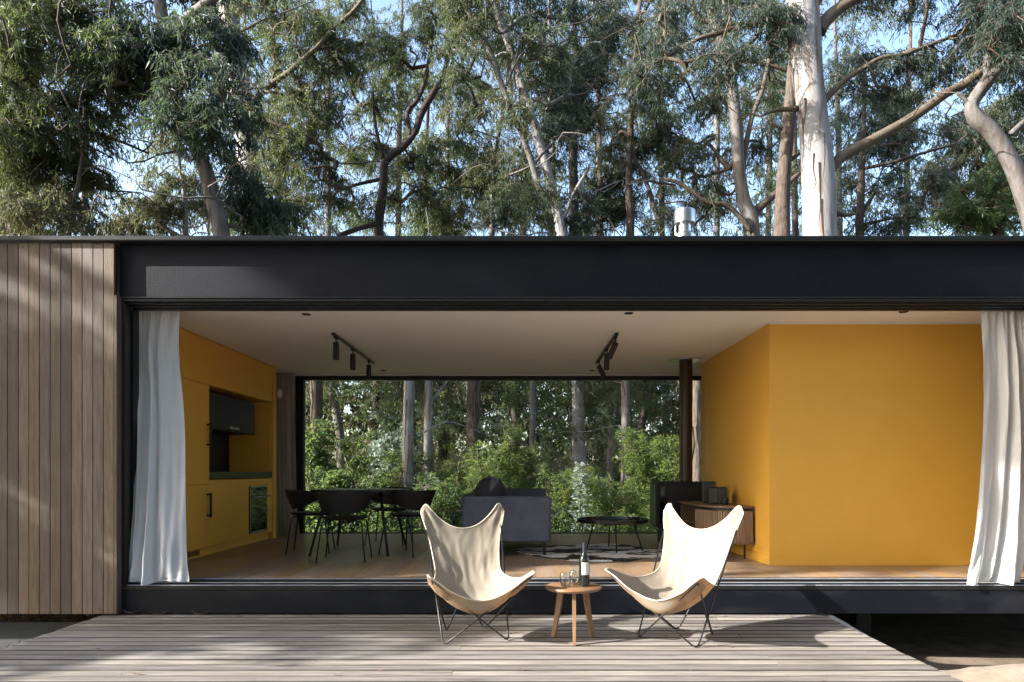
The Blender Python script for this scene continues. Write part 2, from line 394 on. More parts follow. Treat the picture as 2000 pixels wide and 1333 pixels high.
# yellow core: front wall, side wall, skirting
YX = 2.445; YY = 6.886
MB().box(YX, 6.19, YY, YY + .1, FZ, CZ - .001).build('yellow_wall', M['yellow'], house)
MB().box(YX, YX + .1, YY + .1005, 9.5, FZ, CZ - .001).build('yellow_wall', M['yellow'], house)
MB().box(YX + .1005, 6.19, 9.4, 9.5, FZ, CZ - .001).build('yellow_wall', M['yellow'], house)
MB().bbox(YX - .010, 6.19, YY - .012, YY - .0005, FZ, FZ + .095, .003).build('skirting', M['yellow'], house)
MB().bbox(YX - .012, YX - .0005, YY + .001, 9.51, FZ, FZ + .095, .003).build('skirting', M['yellow'], house)
MB().box(YX - .004, 6.19, YY - .006, YY - .0005, CZ - .014, CZ - .001).build('shadow_gap', M['white'], house)
# piers below
for x in (-6.6, -3.3, 0, 3.35, 6.4):
    for y in (6.9, 10.5): MB().bbox(x - .07, x + .07, y - .07, y + .07, GZ - .15, .02, .005).build('pier', M['black'], house)
MB().box(-7.0, 8.5, 10.55, 10.62, GZ - .2, .02).build('rear_skirt', M['black'], house)

# downlights
def downlight(px, py, r, lab):
    ppm = (CY - py) / (CZ - CH); d = F / ppm
    t = thing('downlight', lab, 'ceiling light', (X(px, d), d, CZ - .0), 0, 'recessed ceiling downlights')
    MB().lathe([(r, 0), (r, -.004), (r * .88, -.006), (r * .84, -.003), (r * .8, .0)], n=28).build('trim_ring', M['blackmetal'], t)
    MB().lathe([(r * .8, -.0015), (.001, -.0012)], n=24).build('lamp_recess', M['black'], t)
downlight(598, 614, .043, 'black round downlight in the ceiling near the kitchen end, front row')
downlight(1228, 612, .043, 'black round downlight in the ceiling just in front of the right track light')
downlight(1765, 609, .043, 'black round downlight in the ceiling before the yellow front wall')
downlight(749, 724, .043, 'small dark downlight above the window, behind the left track light')
downlight(1156, 724, .043, 'small dark downlight above the window, beside the right track light')
# track lights
def track(x, lab, tilts):
    t = thing('track_light', lab, 'track light', (x, 7.36, CZ), 0, 'ceiling track lights')
    MB().bbox(-.018, .018, 0, 2.0, -.022, -.001, .002).build('track', M['blackmetal'], t)
    for y, (tx, ty) in zip((.12, .86, 1.72), tilts):
        MB().bbox(-.014, .014, y - .05, y + .05, -.045, -.0225, .003).build('adapter', M['black'], t)
        hd = MB().lathe([(.001, .02), (.030, .018), (.032, .01), (.032, -.165), (.028, -.17), (.026, -.16), (.001, -.155)], n=20).build('spot_head', M['black'], t, (0, y, -.10), (tx, ty, 0))
        MB().tube([(0, y, -.046), (.004, y, -.075), (0, y, -.10)], .008).build('joint', M['black'], t)
track(-2.0, 'black ceiling track with three straight-down spotlights above the dining table', [(0, 0), (0, 0), (0, 0)])
track(1.0, 'black ceiling track with three tilted spotlights above the coffee table', [(.1, .42), (0, .05), (.1, -.5)])

# kitchen
KX = -3.47
kit = thing('kitchen_cabinets', 'wall of tall yellow kitchen cabinets with dark niche and counter', 'kitchen cabinet', (0, 0, 0))
def front(name, y0, y1, z0, z1, x=KX): return MB().bbox(x - .02, x, y0 + .0015, y1 - .0015, z0 + .0015, z1 - .0015, .0015).build(name, M['cab'], kit)
MB().box(-4.14, KX - .021, 6.5, 7.71, FZ + .1, CZ - .006).build('tall_carcass', M['cab'], kit)
MB().box(-4.14, KX - .021, 7.7105, 9.66, 2.165, CZ - .006).build('upper_carcass', M['cab'], kit)
MB().box(-4.14, KX - .021, 7.7105, 9.66, FZ + .1, 1.105).build('base_carcass', M['cab'], kit)
MB().box(-4.14, KX + .012, 9.665, 9.79, FZ, CZ - .004).build('end_panel', M['cab'], kit)
for y0, y1 in ((6.5, 7.127), (7.127, 7.43), (7.43, 7.72), (7.72, 8.8), (8.8, 9.3), (9.3, 9.66)): front('upper_door', y0, y1, 2.166, 2.655)
MB().box(KX - .019, KX + .001, 6.5, 9.66, 2.657, CZ - .005).build('cornice', M['cab'], kit)
front('tall_door', 6.5, 7.10, FZ + .1, 2.164); front('tall_door', 7.10, 7.72, 1.066, 2.164); front('lower_door', 7.10, 7.72, FZ + .1, 1.063)
for y0, y1 in ((7.72, 8.30), (8.30, 8.84), (9.48, 9.66)): front('base_door', y0, y1, FZ + .1, 1.112)
front('drawer', 8.84, 9.48, 1.025, 1.112); front('drawer', 8.84, 9.48, FZ + .1, .40)
MB().box(-4.1, KX - .05, 6.5, 9.66, FZ, FZ + .0995).build('plinth', M['cab'], kit)
MB().bbox(-4.14, KX + .002, 7.722, 9.6645, 1.12, 1.20, .003).build('counter', M['counter'], kit)
MB().box(-4.14, -4.06, 7.722, 9.6645, 1.2005, 2.164).build('splashback', M['black'], kit)
MB().box(-4.0595, KX - .03, 9.650, 9.6645, 1.2005, 2.164).build('niche_side', M['cab'], kit)
for z0, z1, yy in ((1.49, 1.73, 7.66), (.71, .96, 7.66)):
    MB().bbox(KX + .001, KX + .035, yy - .012, yy + .012, z0, z0 + .02, .002).bbox(KX + .001, KX + .035, yy - .012, yy + .012, z1 - .02, z1, .002).bbox(KX + .0345, KX + .055, yy - .012, yy + .012, z0 - .01, z1 + .01, .003).build('handle', M['black'], kit)
g = MB()
for k in range(14): g.box(KX - .0495, KX - .044, 7.16 + k * .032, 7.17 + k * .032, FZ + .02, FZ + .08)
g.build('vent_grille', M['black'], kit)
hd = thing('range_hood', 'dark boxy range hood hanging in the kitchen niche', 'range hood', (-3.55, 8.5, 1.71))
MB().bbox(-.50, 0, -.775, .75, 0, .40, .004).build('hood_body', M['hoodm'], hd)
MB().bbox(-.48, .004, -.77, .745, -.02, -.001, .003).build('hood_lip', M['black'], hd)
MB().bbox(.0045, .018, -.06, .20, .01, .04, .004).build('handle', M['inox'], hd)
ov = thing('oven', 'built-in oven with black glass door below the kitchen counter', 'oven', (KX, 9.16, .413))
MB().bbox(-.5, .004, -.295, .295, 0, .60, .003).build('oven_body', M['blackmetal'], ov)
f = MB()
for a in ((-.297, -.28, 0, .602), (.28, .297, 0, .602)): f.box(.0045, .012, a[0], a[1], a[2], a[3])
f.box(.0045, .012, -.2795, .2795, 0, .018); f.box(.0045, .012, -.2795, .2795, .585, .602)
f.build('oven_trim', M['inox'], ov)
MB().bbox(.0045, .014, -.278, .278, .02, .455, .002).build('oven_door', M['glassblack'], ov)
MB().bbox(.0045, .013, -.278, .278, .475, .583, .002).build('control_panel', M['glassblack'], ov)
MB().tube([(.045, -.30, .462), (.045, .30, .462)], .008).build('handle', M['inox'], ov)
for yy in (-.15, .15): MB().lathe([(.018, 0), (.018, .02), (.001, .021)], n=16).build('knob', M['inox'], ov, (.0135, yy, .53), (0, math.pi / 2, 0))
s = thing('motion_sensor', 'small white motion sensor high on the kitchen end panel', 'sensor', (KX + .05, 9.795, 2.30))
MB().bbox(-.03, .03, 0, .04, -.06, .06, .012).build('sensor_body', M['plastic'], s)
MB().bbox(-.02, .02, -.006, -.0005, -.045, .0, .003).build('sensor_lens', M['ceil'], s)
s = thing('light_switch', 'dark light switch on the white wall beside the back curtain', 'switch', (X(573, 10.48), 10.496, Z(900, 10.48)))
MB().bbox(-.022, .022, -.008, 0, -.06, .06, .003).build('switch_plate', M['black'], s); MB().bbox(-.012, .012, -.013, -.0085, -.03, .03, .002).build('rocker', M['blackmetal'], s)

# ------------------------------------------------------------------ deck
deck = thing('deck', 'weathered timber terrace deck in front of the open room', 'deck', (0, 0, 0))
k = 0; y = FY - .012
joints = [(-3.53, 2.53), (-3.53, -.42, 2.53), (-3.53, 2.53), (-3.53, 1.6, 2.53)]
while y > -.8:
    js = joints[(k * 3 + k // 4) % 4]
    jit = random.uniform(-.0, .0)
    for a, b_ in zip(js[:-1], js[1:]):
        ln = b_ - a - .0008
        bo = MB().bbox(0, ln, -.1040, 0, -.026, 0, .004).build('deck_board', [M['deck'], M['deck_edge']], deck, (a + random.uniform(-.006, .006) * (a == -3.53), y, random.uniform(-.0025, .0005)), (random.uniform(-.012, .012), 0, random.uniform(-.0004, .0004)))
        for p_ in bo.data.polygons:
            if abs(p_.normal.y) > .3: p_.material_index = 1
    y -= .1180; k += 1
for x in (-3.49, -2.4, -1.31, -.42, .3, .9, 1.6, 2.49):
    MB().bbox(x - .024, x + .024, -.8, FY - .05, -.19, -.0275, .003).build('joist', M['joist'], deck)
for x in (-3.3, -1.0, 2.3):
    for yy in (.3, 2.6, 5.2): MB().box(x - .05, x + .05, yy - .05, yy + .05, GZ - .2, -.191).build('deck_post', M['joist'], deck)
# pipes poking out beside the deck
def pipe(a, b, r, lab, m):
    t = thing('pipe', lab, 'pipe', a); a = np.array(a); b = np.array(b) - a
    MB().tube([(0, 0, 0), b], r, 20, caps=False).build('pipe_wall', m, t)
    MB().tube([b * .02, b], r * .86, 20).build('pipe_bore', M['grey'], t)
pipe((-2.98, 5.75, -.10), (-2.98, 7.6, -.04), .065, 'grey drain pipe end beneath the planked wall, left of the deck', M['pipe'])
pipe((2.62, 5.22, -.12), (2.60, 6.6, -.03), .065, 'grey pipe end beside the right edge of the deck', M['pipe'])
t = thing('concrete_slab', 'pale concrete slab half buried in leaf litter beneath the house', 'slab', (-4.35, 6.7, GZ))
MB().bbox(-1.0, 1.1, -.42, .30, -.05, .14, .01).build('slab_top', M['concrete'], t)
t = thing('concrete_slab', 'narrow pale concrete kerb at the far left edge of the deck', 'slab', (-4.4, 5.55, GZ))
MB().bbox(-1.4, .6, -.09, .09, -.05, .12, .01).build('slab_top', M['concrete'], t)

# ------------------------------------------------------------------ curtains
def curtain(name, lab, ctrl, pleats, m, amp=.045, nu=220, nv=80, seed=0, group=None, skew=1.0):
    """ctrl rows: (z, xl, xr, y)"""
    rng = random.Random(seed)
    c = spline(ctrl, 8); ts = np.linspace(0, len(c) - 1, nv)
    ph = [rng.uniform(0, 6.28) for _ in range(6)]
    warp = [rng.uniform(-.6, .6) for _ in range(4)]
    G = []
    for t in ts:
        i = min(int(t), len(c) - 2); f_ = t - i; z, xl, xr, y = c[i] * (1 - f_) + c[i + 1] * f_
        v = t / (len(c) - 1)
        row = []
        for j in range(nu):
            u = j / (nu - 1)
            us = 1 - (1 - u) ** skew if skew > 1 else u ** (1 / skew)
            uu = us + .05 * math.sin(2 * math.pi * us * 1.6 + ph[0] + v * 1.3) + .03 * math.sin(9 * us + ph[1] - v)
            k1 = math.sin(2 * math.pi * pleats * uu + ph[2] + .5 * v * math.sin(5 * u + ph[3]))
            top = max(0, 1 - v / .045)
            k2 = math.sin(2 * math.pi * pleats * .47 * uu + ph[4] + v)
            a = amp * (.65 + .6 * v)
            tf = max(0, 1 - v / .22) ** 1.5; k1 = k1 * (1 - .6 * tf) + .7 * tf * math.sin(2 * math.pi * pleats * 2.3 * us + ph[5])
            yy = y + a * ((.75 * k1 + .25 * k1 ** 3) * (1 - .35 * v) + (.15 + .8 * v) * k2 * .7) + .006 * math.sin(40 * u + 9 * v + ph[5]) * v + .004 * math.sin(23 * v + 17 * u)
            yy += .016 * mnoise.noise(Vector((us * 5, v * 4, seed))) * min(1, v * 3) + .0045 * mnoise.noise(Vector((us * 22, v * 16, seed + 9)))
            yy += top * .008 * math.sin(2 * math.pi * pleats * 4 * u)
            xx = xl + (xr - xl) * (u + .010 * math.cos(2 * math.pi * pleats * uu))
            zz = z + (.012 * k2 * v if v > .97 else 0)
            row.append((xx, yy, zz))
        G.append(row)
    t = thing(name, lab, 'curtain', (float(c[-1][1] + c[-1][2]) / 2, float(c[-1][3]), float(c[-1][0])), 0, group)
    L0 = np.array(t.location)
    GG = [[np.array(p) - L0 for p in r] for r in G]
    nh = 5; nt_ = 3
    MB().grid(GG[nt_:nv - nh + 1]).build('cloth', m, t)
    MB().grid([[p + np.array((0, -.0012, 0)) for p in r] for r in GG[nv - nh:]]).build('hem', m, t)
    MB().grid([[p + np.array((0, -.0015, 0)) for p in r] for r in GG[:nt_ + 1]]).build('heading_tape', m, t)
    return t
curtain('curtain', 'white linen curtain, blue shade put into its colour, at the left end of the opening, trailing over the sill',
        [(2.645, -3.40, -3.03, 6.16), (2.3, -3.42, -3.05, 6.15), (1.7, -3.37, -2.965, 6.08), (.9, -3.345, -2.90, 5.97), (.45, -3.34, -2.86, 5.90), (.262, -3.345, -2.825, 5.875)], 3.1, M['linen'], seed=2, amp=.040, skew=1.9)
curtain('curtain', 'white linen curtain at the right end of the opening before the yellow wall',
        [(2.645, 4.03, 4.42, 6.12), (2.2, 4.02, 4.45, 6.10), (1.7, 3.98, 4.45, 6.06), (1.0, 3.89, 4.38, 5.98), (.5, 3.78, 4.30, 5.92), (.262, 3.71, 4.235, 5.89)], 3.6, M['linen'], seed=7, amp=.042, skew=.65)
curtain('curtain', 'taupe curtain gathered beside the rear window, behind the kitchen end',
        [(2.66, -3.62, -3.36, 10.3), (1.6, -3.60, -3.34, 10.28), (.7, -3.58, -3.31, 10.26), (.285, -3.57, -3.27, 10.25)], 3.6, M['linen2'], nu=110, nv=40, seed=5, amp=.03)

# ------------------------------------------------------------------ butterfly chairs
def butterfly(loc, deg, lab, seed):
    t = thing('butterfly_chair', lab, 'chair', loc, math.radians(deg), 'canvas butterfly chairs on the deck')
    rng = random.Random(seed)
    AL, AR, BL, BR = np.array((-.355, -.445, .515)), np.array((.355, -.445, .515)), np.array((-.315, .31, .94)), np.array((.315, .31, .94))
    FL, FR, GL, GR = np.array((-.235, -.225, .008)), np.array((.235, -.225, .008)), np.array((-.145, .205, .008)), np.array((.145, .205, .008))
    def bend(a, c, b, r=.055):
        da = (a - c) / np.linalg.norm(a - c); db = (b - c) / np.linalg.norm(b - c)
        p = [a]
        for k_ in range(9):
            s_ = k_ / 8; q = (1 - s_) ** 2 * (c + da * r) + 2 * s_ * (1 - s_) * (c + (da + db) * -.0) + s_ * s_ * (c + db * r); p.append(q)
        p.append(b); lo = min(q[2] for q in p)
        return [q - np.array((0, 0, max(0, lo - .0075) * max(0, 1 - q[2] / .3))) for q in p]
    for a, c, b in ((AL, FR, BR), (AR, FL, BL), (AR, GR, BL), (AL, GL, BR)):
        MB().tube(bend(a * np.array((.97, .97, 1)) + np.array((0, 0, -.034)), c, b * np.array((.96, 1, 1)) + np.array((0, .034, -.05))), .0062, 8).build('leg', M['rod'], t)
    # sling: rows of (edge half width, edge y, edge z, centre y, centre z, cross power)
    rows = [(.335, .325, .955, .275, .765, 2.6), (.320, .30, .86, .245, .68, 2.4), (.274, .235, .70, .19, .55, 2.2), (.252, .165, .56, .13, .425, 2.1),
            (.246, .085, .465, .04, .325, 2.1), (.275, -.03, .425, -.07, .262, 2.0), (.325, -.16, .43, -.20, .215, 2.0), (.355, -.33, .485, -.325, .226, 1.9), (.375, -.455, .540, -.405, .325, 1.8), ]
    c = spline(rows, 8)
    nv_ = len(c); NU = 65
    def base(i, s_):
        w_, ye, ze, yc, zc, pw = c[i]; v = i / (nv_ - 1); a = abs(s_)
        g = a ** pw; 
        f0 = max(0, 1 - v / .09); f1 = max(0, 1 - (1 - v) / .06)
        g = g * (1 - f0) + f0 * (min(a, .84) / .84) ** 2.1
        x = s_ * w_
        y_ = yc + (ye - yc) * g; z_ = zc + (ze - zc) * g
        # rounded pockets at the four corners
        cr = max(0, (a - .84) / .16); c1 = max(0, (a - .72) / .28)
        z_ -= .048 * cr ** 1.8 * f0 + .032 * c1 ** 2 * f1; cr = c1; x -= math.copysign(.014, s_) * cr ** 3 * (f0 + f1)
        return np.array((x, y_, z_))
    G = []
    for i in range(nv_):
        v = i / (nv_ - 1); row = []
        for j in range(NU):
            s_ = -1 + 2 * j / (NU - 1); p = base(i, s_)
            d = 0
            for sg, cc, amp_, kk in ((-1, BL, .008, 13), (1, BR, .007, 12), (-1, AL, .004, 12), (1, AR, .004, 12)):
                r_ = p - cc; dist = np.linalg.norm(r_); 
                if cc is BL or cc is BR: phi = math.atan2(r_[0], -r_[2] + .02)
                else: phi = math.atan2(r_[0], r_[1] + .02)
                d += amp_ * math.sin(kk * phi + (1.3 if sg > 0 else .2)) * math.exp(-(dist / .24) ** 2) * min(1, dist / .1)
            d += .0022 * math.sin(11 * s_ + 5 * v + seed) * math.sin(math.pi * v) + .0015 * math.sin(23 * s_ - 9 * v) * math.sin(math.pi * v)
            d += .008 * mnoise.noise(Vector((s_ * 2.2, v * 5, seed))) + .0025 * mnoise.noise(Vector((s_ * 9, v * 14, seed)))
            p = p + np.array((0, -d * (1 - v * .5), d * v))
            row.append(p)
        G.append(row)
    MB().grid(G).build('sling', M['canvas'], t)
    # added sheet below, tan colour standing in for warm light through the cloth
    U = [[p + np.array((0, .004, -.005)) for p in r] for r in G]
    MB().grid(U).build('sling_underside', M['canvas_warm_under'], t)
    edge = list(G[0]) + [r[-1] for r in G[1:-1]] + list(G[-1][::-1]) + [r[0] for r in G[-2:0:-1]]
    edge = [p + np.array((0, .002, -.002)) for p in edge]
    MB().tube(edge[::2], .0048, 6, closed=True).build('hem', M['hem'], t)
    # pockets that hold the frame tips
    for sg in (-1, 1):
        pk = MB(); g1 = []
        for q in range(8):
            i = nv_ - 1 - q; g1.append([])
            for j in range(14):
                idx = (NU - 1 - j) if sg > 0 else j
                p = G[i][idx].copy(); dd = .040 * math.sin(math.pi * min(1, (q + .0) / 7) * .5) * (1 - (j / 13) ** 2)
                g1[-1].append(p + np.array((0, .006, -.007 - dd)))
        pk.grid(g1); pk.build('pocket', M['canvas_warm_under'], t)
        pk = MB(); g1 = []
        for q in range(9):
            g1.append([])
            for j in range(12):
                idx = (NU - 1 - j) if sg > 0 else j
                p = G[q][idx].copy(); g1[-1].append(p + np.array((0, .008 + .02 * math.sin(math.pi * (j / 11)), -.002)))
        pk.grid(g1); pk.build('pocket', M['canvas'], t)
    return t
butterfly((-.38, 5.12, 0), 15, 'cream canvas butterfly chair left of the small round table', 1)
butterfly((1.16, 5.06, 0), -41, 'cream canvas butterfly chair right of the small table, in full sun', 5)

# side table, bottle, glasses
st = thing('side_table', 'small round wooden stool table on three legs between the butterfly chairs', 'table', (X(1120, 4.98), 4.98, 0))
TT = .385
MB().lathe([(.001, TT - .026), (.185, TT - .026), (.196, TT - .02), (.201, TT - .010), (.199, TT - .003), (.194, TT), (.001, TT)], n=56).build('table_top', M['teak'], st)
for a in (math.radians(-92), math.radians(28), math.radians(148)):
    dx, dy = math.cos(a), math.sin(a); px_, py_ = -dy, dx
    V = []
    for rr, z, hw, ht in ((.100, TT - .027, .021, .013), (.100 + .055 * .5, TT * .47, .018, .012), (.165, 0, .014, .010)):
        for su, sv in ((-1, -1), (1, -1), (1, 1), (-1, 1)):
            V.append((dx * (rr + su * hw) + px_ * sv * ht, dy * (rr + su * hw) + py_ * sv * ht, z))
    Fc = [(i * 4 + k_, i * 4 + (k_ + 1) % 4, (i + 1) * 4 + (k_ + 1) % 4, (i + 1) * 4 + k_) for i in range(2) for k_ in range(4)] + [(3, 2, 1, 0), (8, 9, 10, 11)]
    MB().add(V, Fc).build('leg', M['teakleg'], st)
    q = MB(); n_ = (-dy * .011, dx * .011)
    q.add([(n_[0], n_[1], TT - .055), (-n_[0], -n_[1], TT - .055), (-n_[0] + dx * .082, -n_[1] + dy * .082, TT - .055), (n_[0] + dx * .082, n_[1] + dy * .082, TT - .055),
           (n_[0], n_[1], TT - .027), (-n_[0], -n_[1], TT - .027), (-n_[0] + dx * .082, -n_[1] + dy * .082, TT - .027), (n_[0] + dx * .082, n_[1] + dy * .082, TT - .027)],
          [(0, 1, 2, 3), (4, 7, 6, 5), (0, 4, 5, 1), (1, 5, 6, 2), (2, 6, 7, 3), (3, 7, 4, 0)]).build('stretcher', M['teakleg'], st)
bt = thing('wine_bottle', 'dark wine bottle with white label standing on the small table', 'bottle', (X(1141, 4.98), 4.965, TT))
R = .0375
MB().lathe([(.001, .004), (.030, 0), (R, .004), (R, .185), (R - .003, .203), (.024, .222), (.0155, .238), (.0145, .26)], n=32).build('bottle_body', M['wine'], bt)
MB().lathe([(.0152, .2405), (.0150, .30), (.0165, .301), (.0165, .308), (.015, .309), (.001, .3095)], n=24).build('capsule', M['capsule'], bt)
g1 = [[(math.cos(a) * (R + .0006), math.sin(a) * (R + .0006), z) for a in np.linspace(math.radians(-125), math.radians(-40), 16)] for z in (.085, .172)]
lb = MB().grid(g1).build('bottle_label', M['paper'], bt)
q = MB()
for z, a0, a1, hh in ((.160, -80, -50, .0022), (.150, -88, -42, .003), (.141, -76, -54, .0016), (.120, -86, -46, .0012), (.114, -84, -48, .0012), (.108, -86, -50, .0012), (.096, -74, -56, .002)):
    q.grid([[(math.cos(a) * (R + .0011), math.sin(a) * (R + .0011), zz) for a in np.linspace(math.radians(a0 - 17), math.radians(a1 - 17), 8)] for zz in (z - hh / 2, z + hh / 2)])
q.build('label_print', M['ink'], lb)
def tumbler(px, y_, lab):
    t = thing('tumbler', lab, 'glass', (X(px, y_), y_, TT), 0, 'stemless wine glasses on the small table')
    MB().lathe([(.001, .002), (.022, 0), (.032, .008), (.041, .03), (.043, .048), (.040, .075), (.034, .102), (.0328, .1025), (.0385, .075), (.0415, .048), (.0395, .031), (.030, .011), (.001, .008)], n=36).build('glass_wall', M['tumbler'], t)
    MB().lathe([(.001, .0085), (.0298, .0115), (.0385, .030), (.040, .036), (.001, .036)], n=32).build('drink', M['water'], t)
tumbler(1104, 4.93, 'stemless wine glass on the small table, nearer the camera')
tumbler(1122, 5.03, 'stemless wine glass on the small table, close behind the bottle')

# ------------------------------------------------------------------ dining set
dt = thing('dining_table', 'round dark dining table on four slim legs before the window', 'table', (-1.9, 8.2, FZ))
MB().lathe([(.001, .697), (.55, .697), (.565, .705), (.565, .718), (.56, .722), (.001, .722)], n=64).build('table_top', M['satin'], dt)
for sx in (-1, 1):
    for sy in (-1, 1): MB().tube([(sx * .30, sy * .34, .696), (sx * .43, sy * .58, 0)], [.019, .013], 12).build('leg', M['black'], dt)
def dining_chair():
    t = thing('dining_chair', 'x', 'chair', (0, 0, 0), 0, 'black shell chairs round the dining table')
    # chair faces +y, back at -y
    G = []
    n = 36
    for i in range(n + 1):
        a = math.radians(-205 + 230 * i / n)      # sweeps round the back
        s_ = abs(i / n * 2 - 1); up = 1 - max(0, (s_ - .42) / .58) ** 1.5
        top = .725 - .055 * s_ ** 2 - .03 * max(0, s_ - .8); bot = .495 + .125 * s_ ** 2.2
        col_ = []
        for k_ in range(7):
            v = k_ / 6; r_ = .222 + .065 * v ** .9; z = bot + (top - bot) * v
            col_.append((r_ * math.cos(a) * 1.06, r_ * math.sin(a) * .95 - .02 * v, z))
        G.append(col_)
    G2 = [[(p[0] * .955, p[1] * .955, p[2]) for p in r] for r in G]
    mb = MB().grid(G); mb.grid([r[::-1] for r in G2]); mb.grid([[a[-1], b[-1]] for a, b in zip(G, G2)]); mb.build('shell_back', M['black'], t)
    MB().lathe([(.001, .425), (.19, .43), (.225, .445), (.235, .458), (.22, .462), (.001, .448)], n=32).build('seat', M['black'], t)
    for sx in (-1, 1):
        for sy in (-1, 1):
            MB().tube([(sx * .10, sy * .12, .425), (sx * .185, sy * .17, .415), (sx * .20, sy * .185, .39), (sx * .245, sy * .235, 0)], .0075, 8).build('leg', M['black'], t)
    return t
proto = dining_chair()
spots = [(-1.86, 7.30, 4, 'black shell dining chair nearest the terrace, its back to the camera'),
         (-2.44, 8.05, -82, 'black shell dining chair at the left of the round table, nearest the kitchen'),
         (-1.27, 7.84, 62, 'black shell dining chair at the right of the round table, nearest the sofa'),
         (-1.72, 8.98, 175, 'black shell dining chair on the far side of the round table, by the window')]
for i, (x, y, a, lab) in enumerate(spots):
    o = proto if i == 0 else copy_tree(proto)
    o.location = (x, y, FZ); o.rotation_euler = (0, 0, math.radians(a)); o['label'] = lab

# ------------------------------------------------------------------ sofa
sf = thing('sofa', 'dark blue grey velvet sofa seen end on in front of the window', 'sofa', (-.175, 8.5, FZ))
def soft(x0, x1, y0, y1, z0, z1, b, name, m, rot=None, parent=None, puff=0):
    me = MB().bbox(x0, x1, y0, y1, z0, z1, b).mesh(name, m)
    o = obj(name, me, parent or sf, None, rot); md = o.modifiers.new('bevel', 'BEVEL'); md.width = b * .5; md.segments = 3; md.limit_method = 'ANGLE'
    for p in me.polygons: p.use_smooth = True
    return o
soft(-.49, .49, -.90, -.79, .15, .655, .022, 'armrest', M['sofa'])
soft(-.49, .49, .79, .90, .15, .70, .022, 'armrest', M['sofa'])
soft(-.49, -.36, -.785, .785, .15, .655, .022, 'back_frame', M['sofa'])
soft(-.355, .49, -.785, .785, .15, .30, .02, 'seat_base', M['sofa'])
soft(-.34, .48, -.775, .775, .305, .47, .05, 'seat_cushion', M['sofa'])
def cushion(name, w_, d_, h_, m, loc, rot):
    G = []
    for i in range(17):
        th = -math.pi / 2 + math.pi * i / 16; row = []
        for j in range(33):
            ph_ = 2 * math.pi * j / 32
            f_ = lambda c_: math.copysign(abs(c_) ** .55, c_)
            row.append((w_ / 2 * f_(math.cos(th)) * f_(math.cos(ph_)), d_ / 2 * f_(math.cos(th)) * f_(math.sin(ph_)), h_ / 2 * f_(math.sin(th))))
        G.append(row)
    return MB().grid(G).build(name, m, sf, loc, rot)
cushion('back_cushion', .22, .74, .40, M['sofa_dark'], (-.22, -.40, .635), (0, -.18, 0))
cushion('back_cushion', .22, .74, .40, M['sofa_dark'], (-.22, .38, .635), (0, -.18, 0))
cp = thing('throw_pillow', 'rounded grey velvet pillow propped on the near end of the sofa', 'pillow', (-.36, 7.85, FZ + .70))
G = []
for i in range(21):
    th = -math.pi / 2 + math.pi * i / 20; row = []
    for j in range(33):
        ph_ = 2 * math.pi * j / 32; row.append((.175 * math.cos(th) * math.cos(ph_), .12 * math.sin(th), .172 * math.cos(th) * math.sin(ph_)))
    G.append(row)
MB().grid(G).build('pillow_cover', M['sofa_dark'], cp)
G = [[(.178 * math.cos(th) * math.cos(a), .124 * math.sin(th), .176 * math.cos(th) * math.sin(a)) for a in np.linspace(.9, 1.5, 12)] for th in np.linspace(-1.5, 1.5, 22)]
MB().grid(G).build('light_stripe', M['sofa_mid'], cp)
for sx in (-.42, .42):
    for sy in (-.82, .82): MB().bbox(sx - .018, sx + .018, sy - .018, sy + .018, 0, .149, .003).build('leg', M['black'], sf)
# rug
def rug():
    n = 90; c0 = (.86, 8.05)
    V = [(c0[0], c0[1], 0)]; ring = []
    rng = random.Random(3)
    def R_(a):
        r = 1.0 + .10 * math.cos(2 * a) + .10 * math.cos(4 * a + .6) + .05 * math.sin(5 * a + 1) + .03 * math.sin(9 * a) + .015 * math.sin(23 * a)
        return r
    mb = MB(); G = []
    for q in range(9):
        f_ = q / 8; G.append([(c0[0] + f_ * .80 * R_(a) * math.cos(a), c0[1] + f_ * .92 * R_(a) * math.sin(a), FZ + .007 + .004 * math.sin(5 * a + 3 * f_) * f_) for a in np.linspace(0, 2 * math.pi, n + 1)])
    mb.grid(G); mb.grid([G[-1], [(p[0], p[1], FZ + .0005) for p in G[-1]]])
    o = mb.build('cowhide_rug', M['cow']); tag(o, 'black and white cowhide rug on the timber floor under the coffee table', 'rug')
rug()
# coffee table
ct = thing('coffee_table', 'low round black tray table on thin legs standing on the cowhide rug', 'table', (1.07, 8.25, FZ + .008))
MB().lathe([(.001, .32), (.405, .32), (.418, .328), (.42, .365), (.412, .366), (.405, .335), (.001, .333)], n=56).build('tray_top', M['satin'], ct)
for a in (90, 205, 270, 335):
    a = math.radians(a); MB().tube([(.26 * math.cos(a), .26 * math.sin(a), .319), (.36 * math.cos(a), .36 * math.sin(a), 0)], .009, 10).build('leg', M['black'], ct)
# stove and flue
sv = thing('wood_stove', 'black steel wood stove on a plinth with a tall flue pipe', 'stove', (2.05, 9.15, FZ))
MB().bbox(-.30, .30, -.22, .22, .20, .80, .008).build('stove_body', M['black'], sv)
MB().bbox(-.17, .24, -.228, -.2205, .28, .74, .004).build('side_panel', M['blackmetal'], sv)
f = MB(); f.bbox(-.335, -.301, -.205, .205, .24, .76, .004); f.build('stove_door', M['blackmetal'], sv)
MB().bbox(-.285, -.215, -.229, -.2205, .26, .74, .002).build('stove_window', M['glassblack'], sv)
MB().bbox(-.24, .24, -.18, .18, .0, .199, .004).build('plinth', M['black'], sv)
MB().lathe([(.085, .801), (.085, 2.40)], c=(.10, 0, 0), n=28).build('flue_pipe', M['flue'], sv)
MB().lathe([(.087, 2.385), (.215, 2.386), (.217, 2.392), (.215, 2.396), (.087, 2.398)], c=(.10, 0, 0), n=40).build('ceiling_collar', M['inox'], sv)
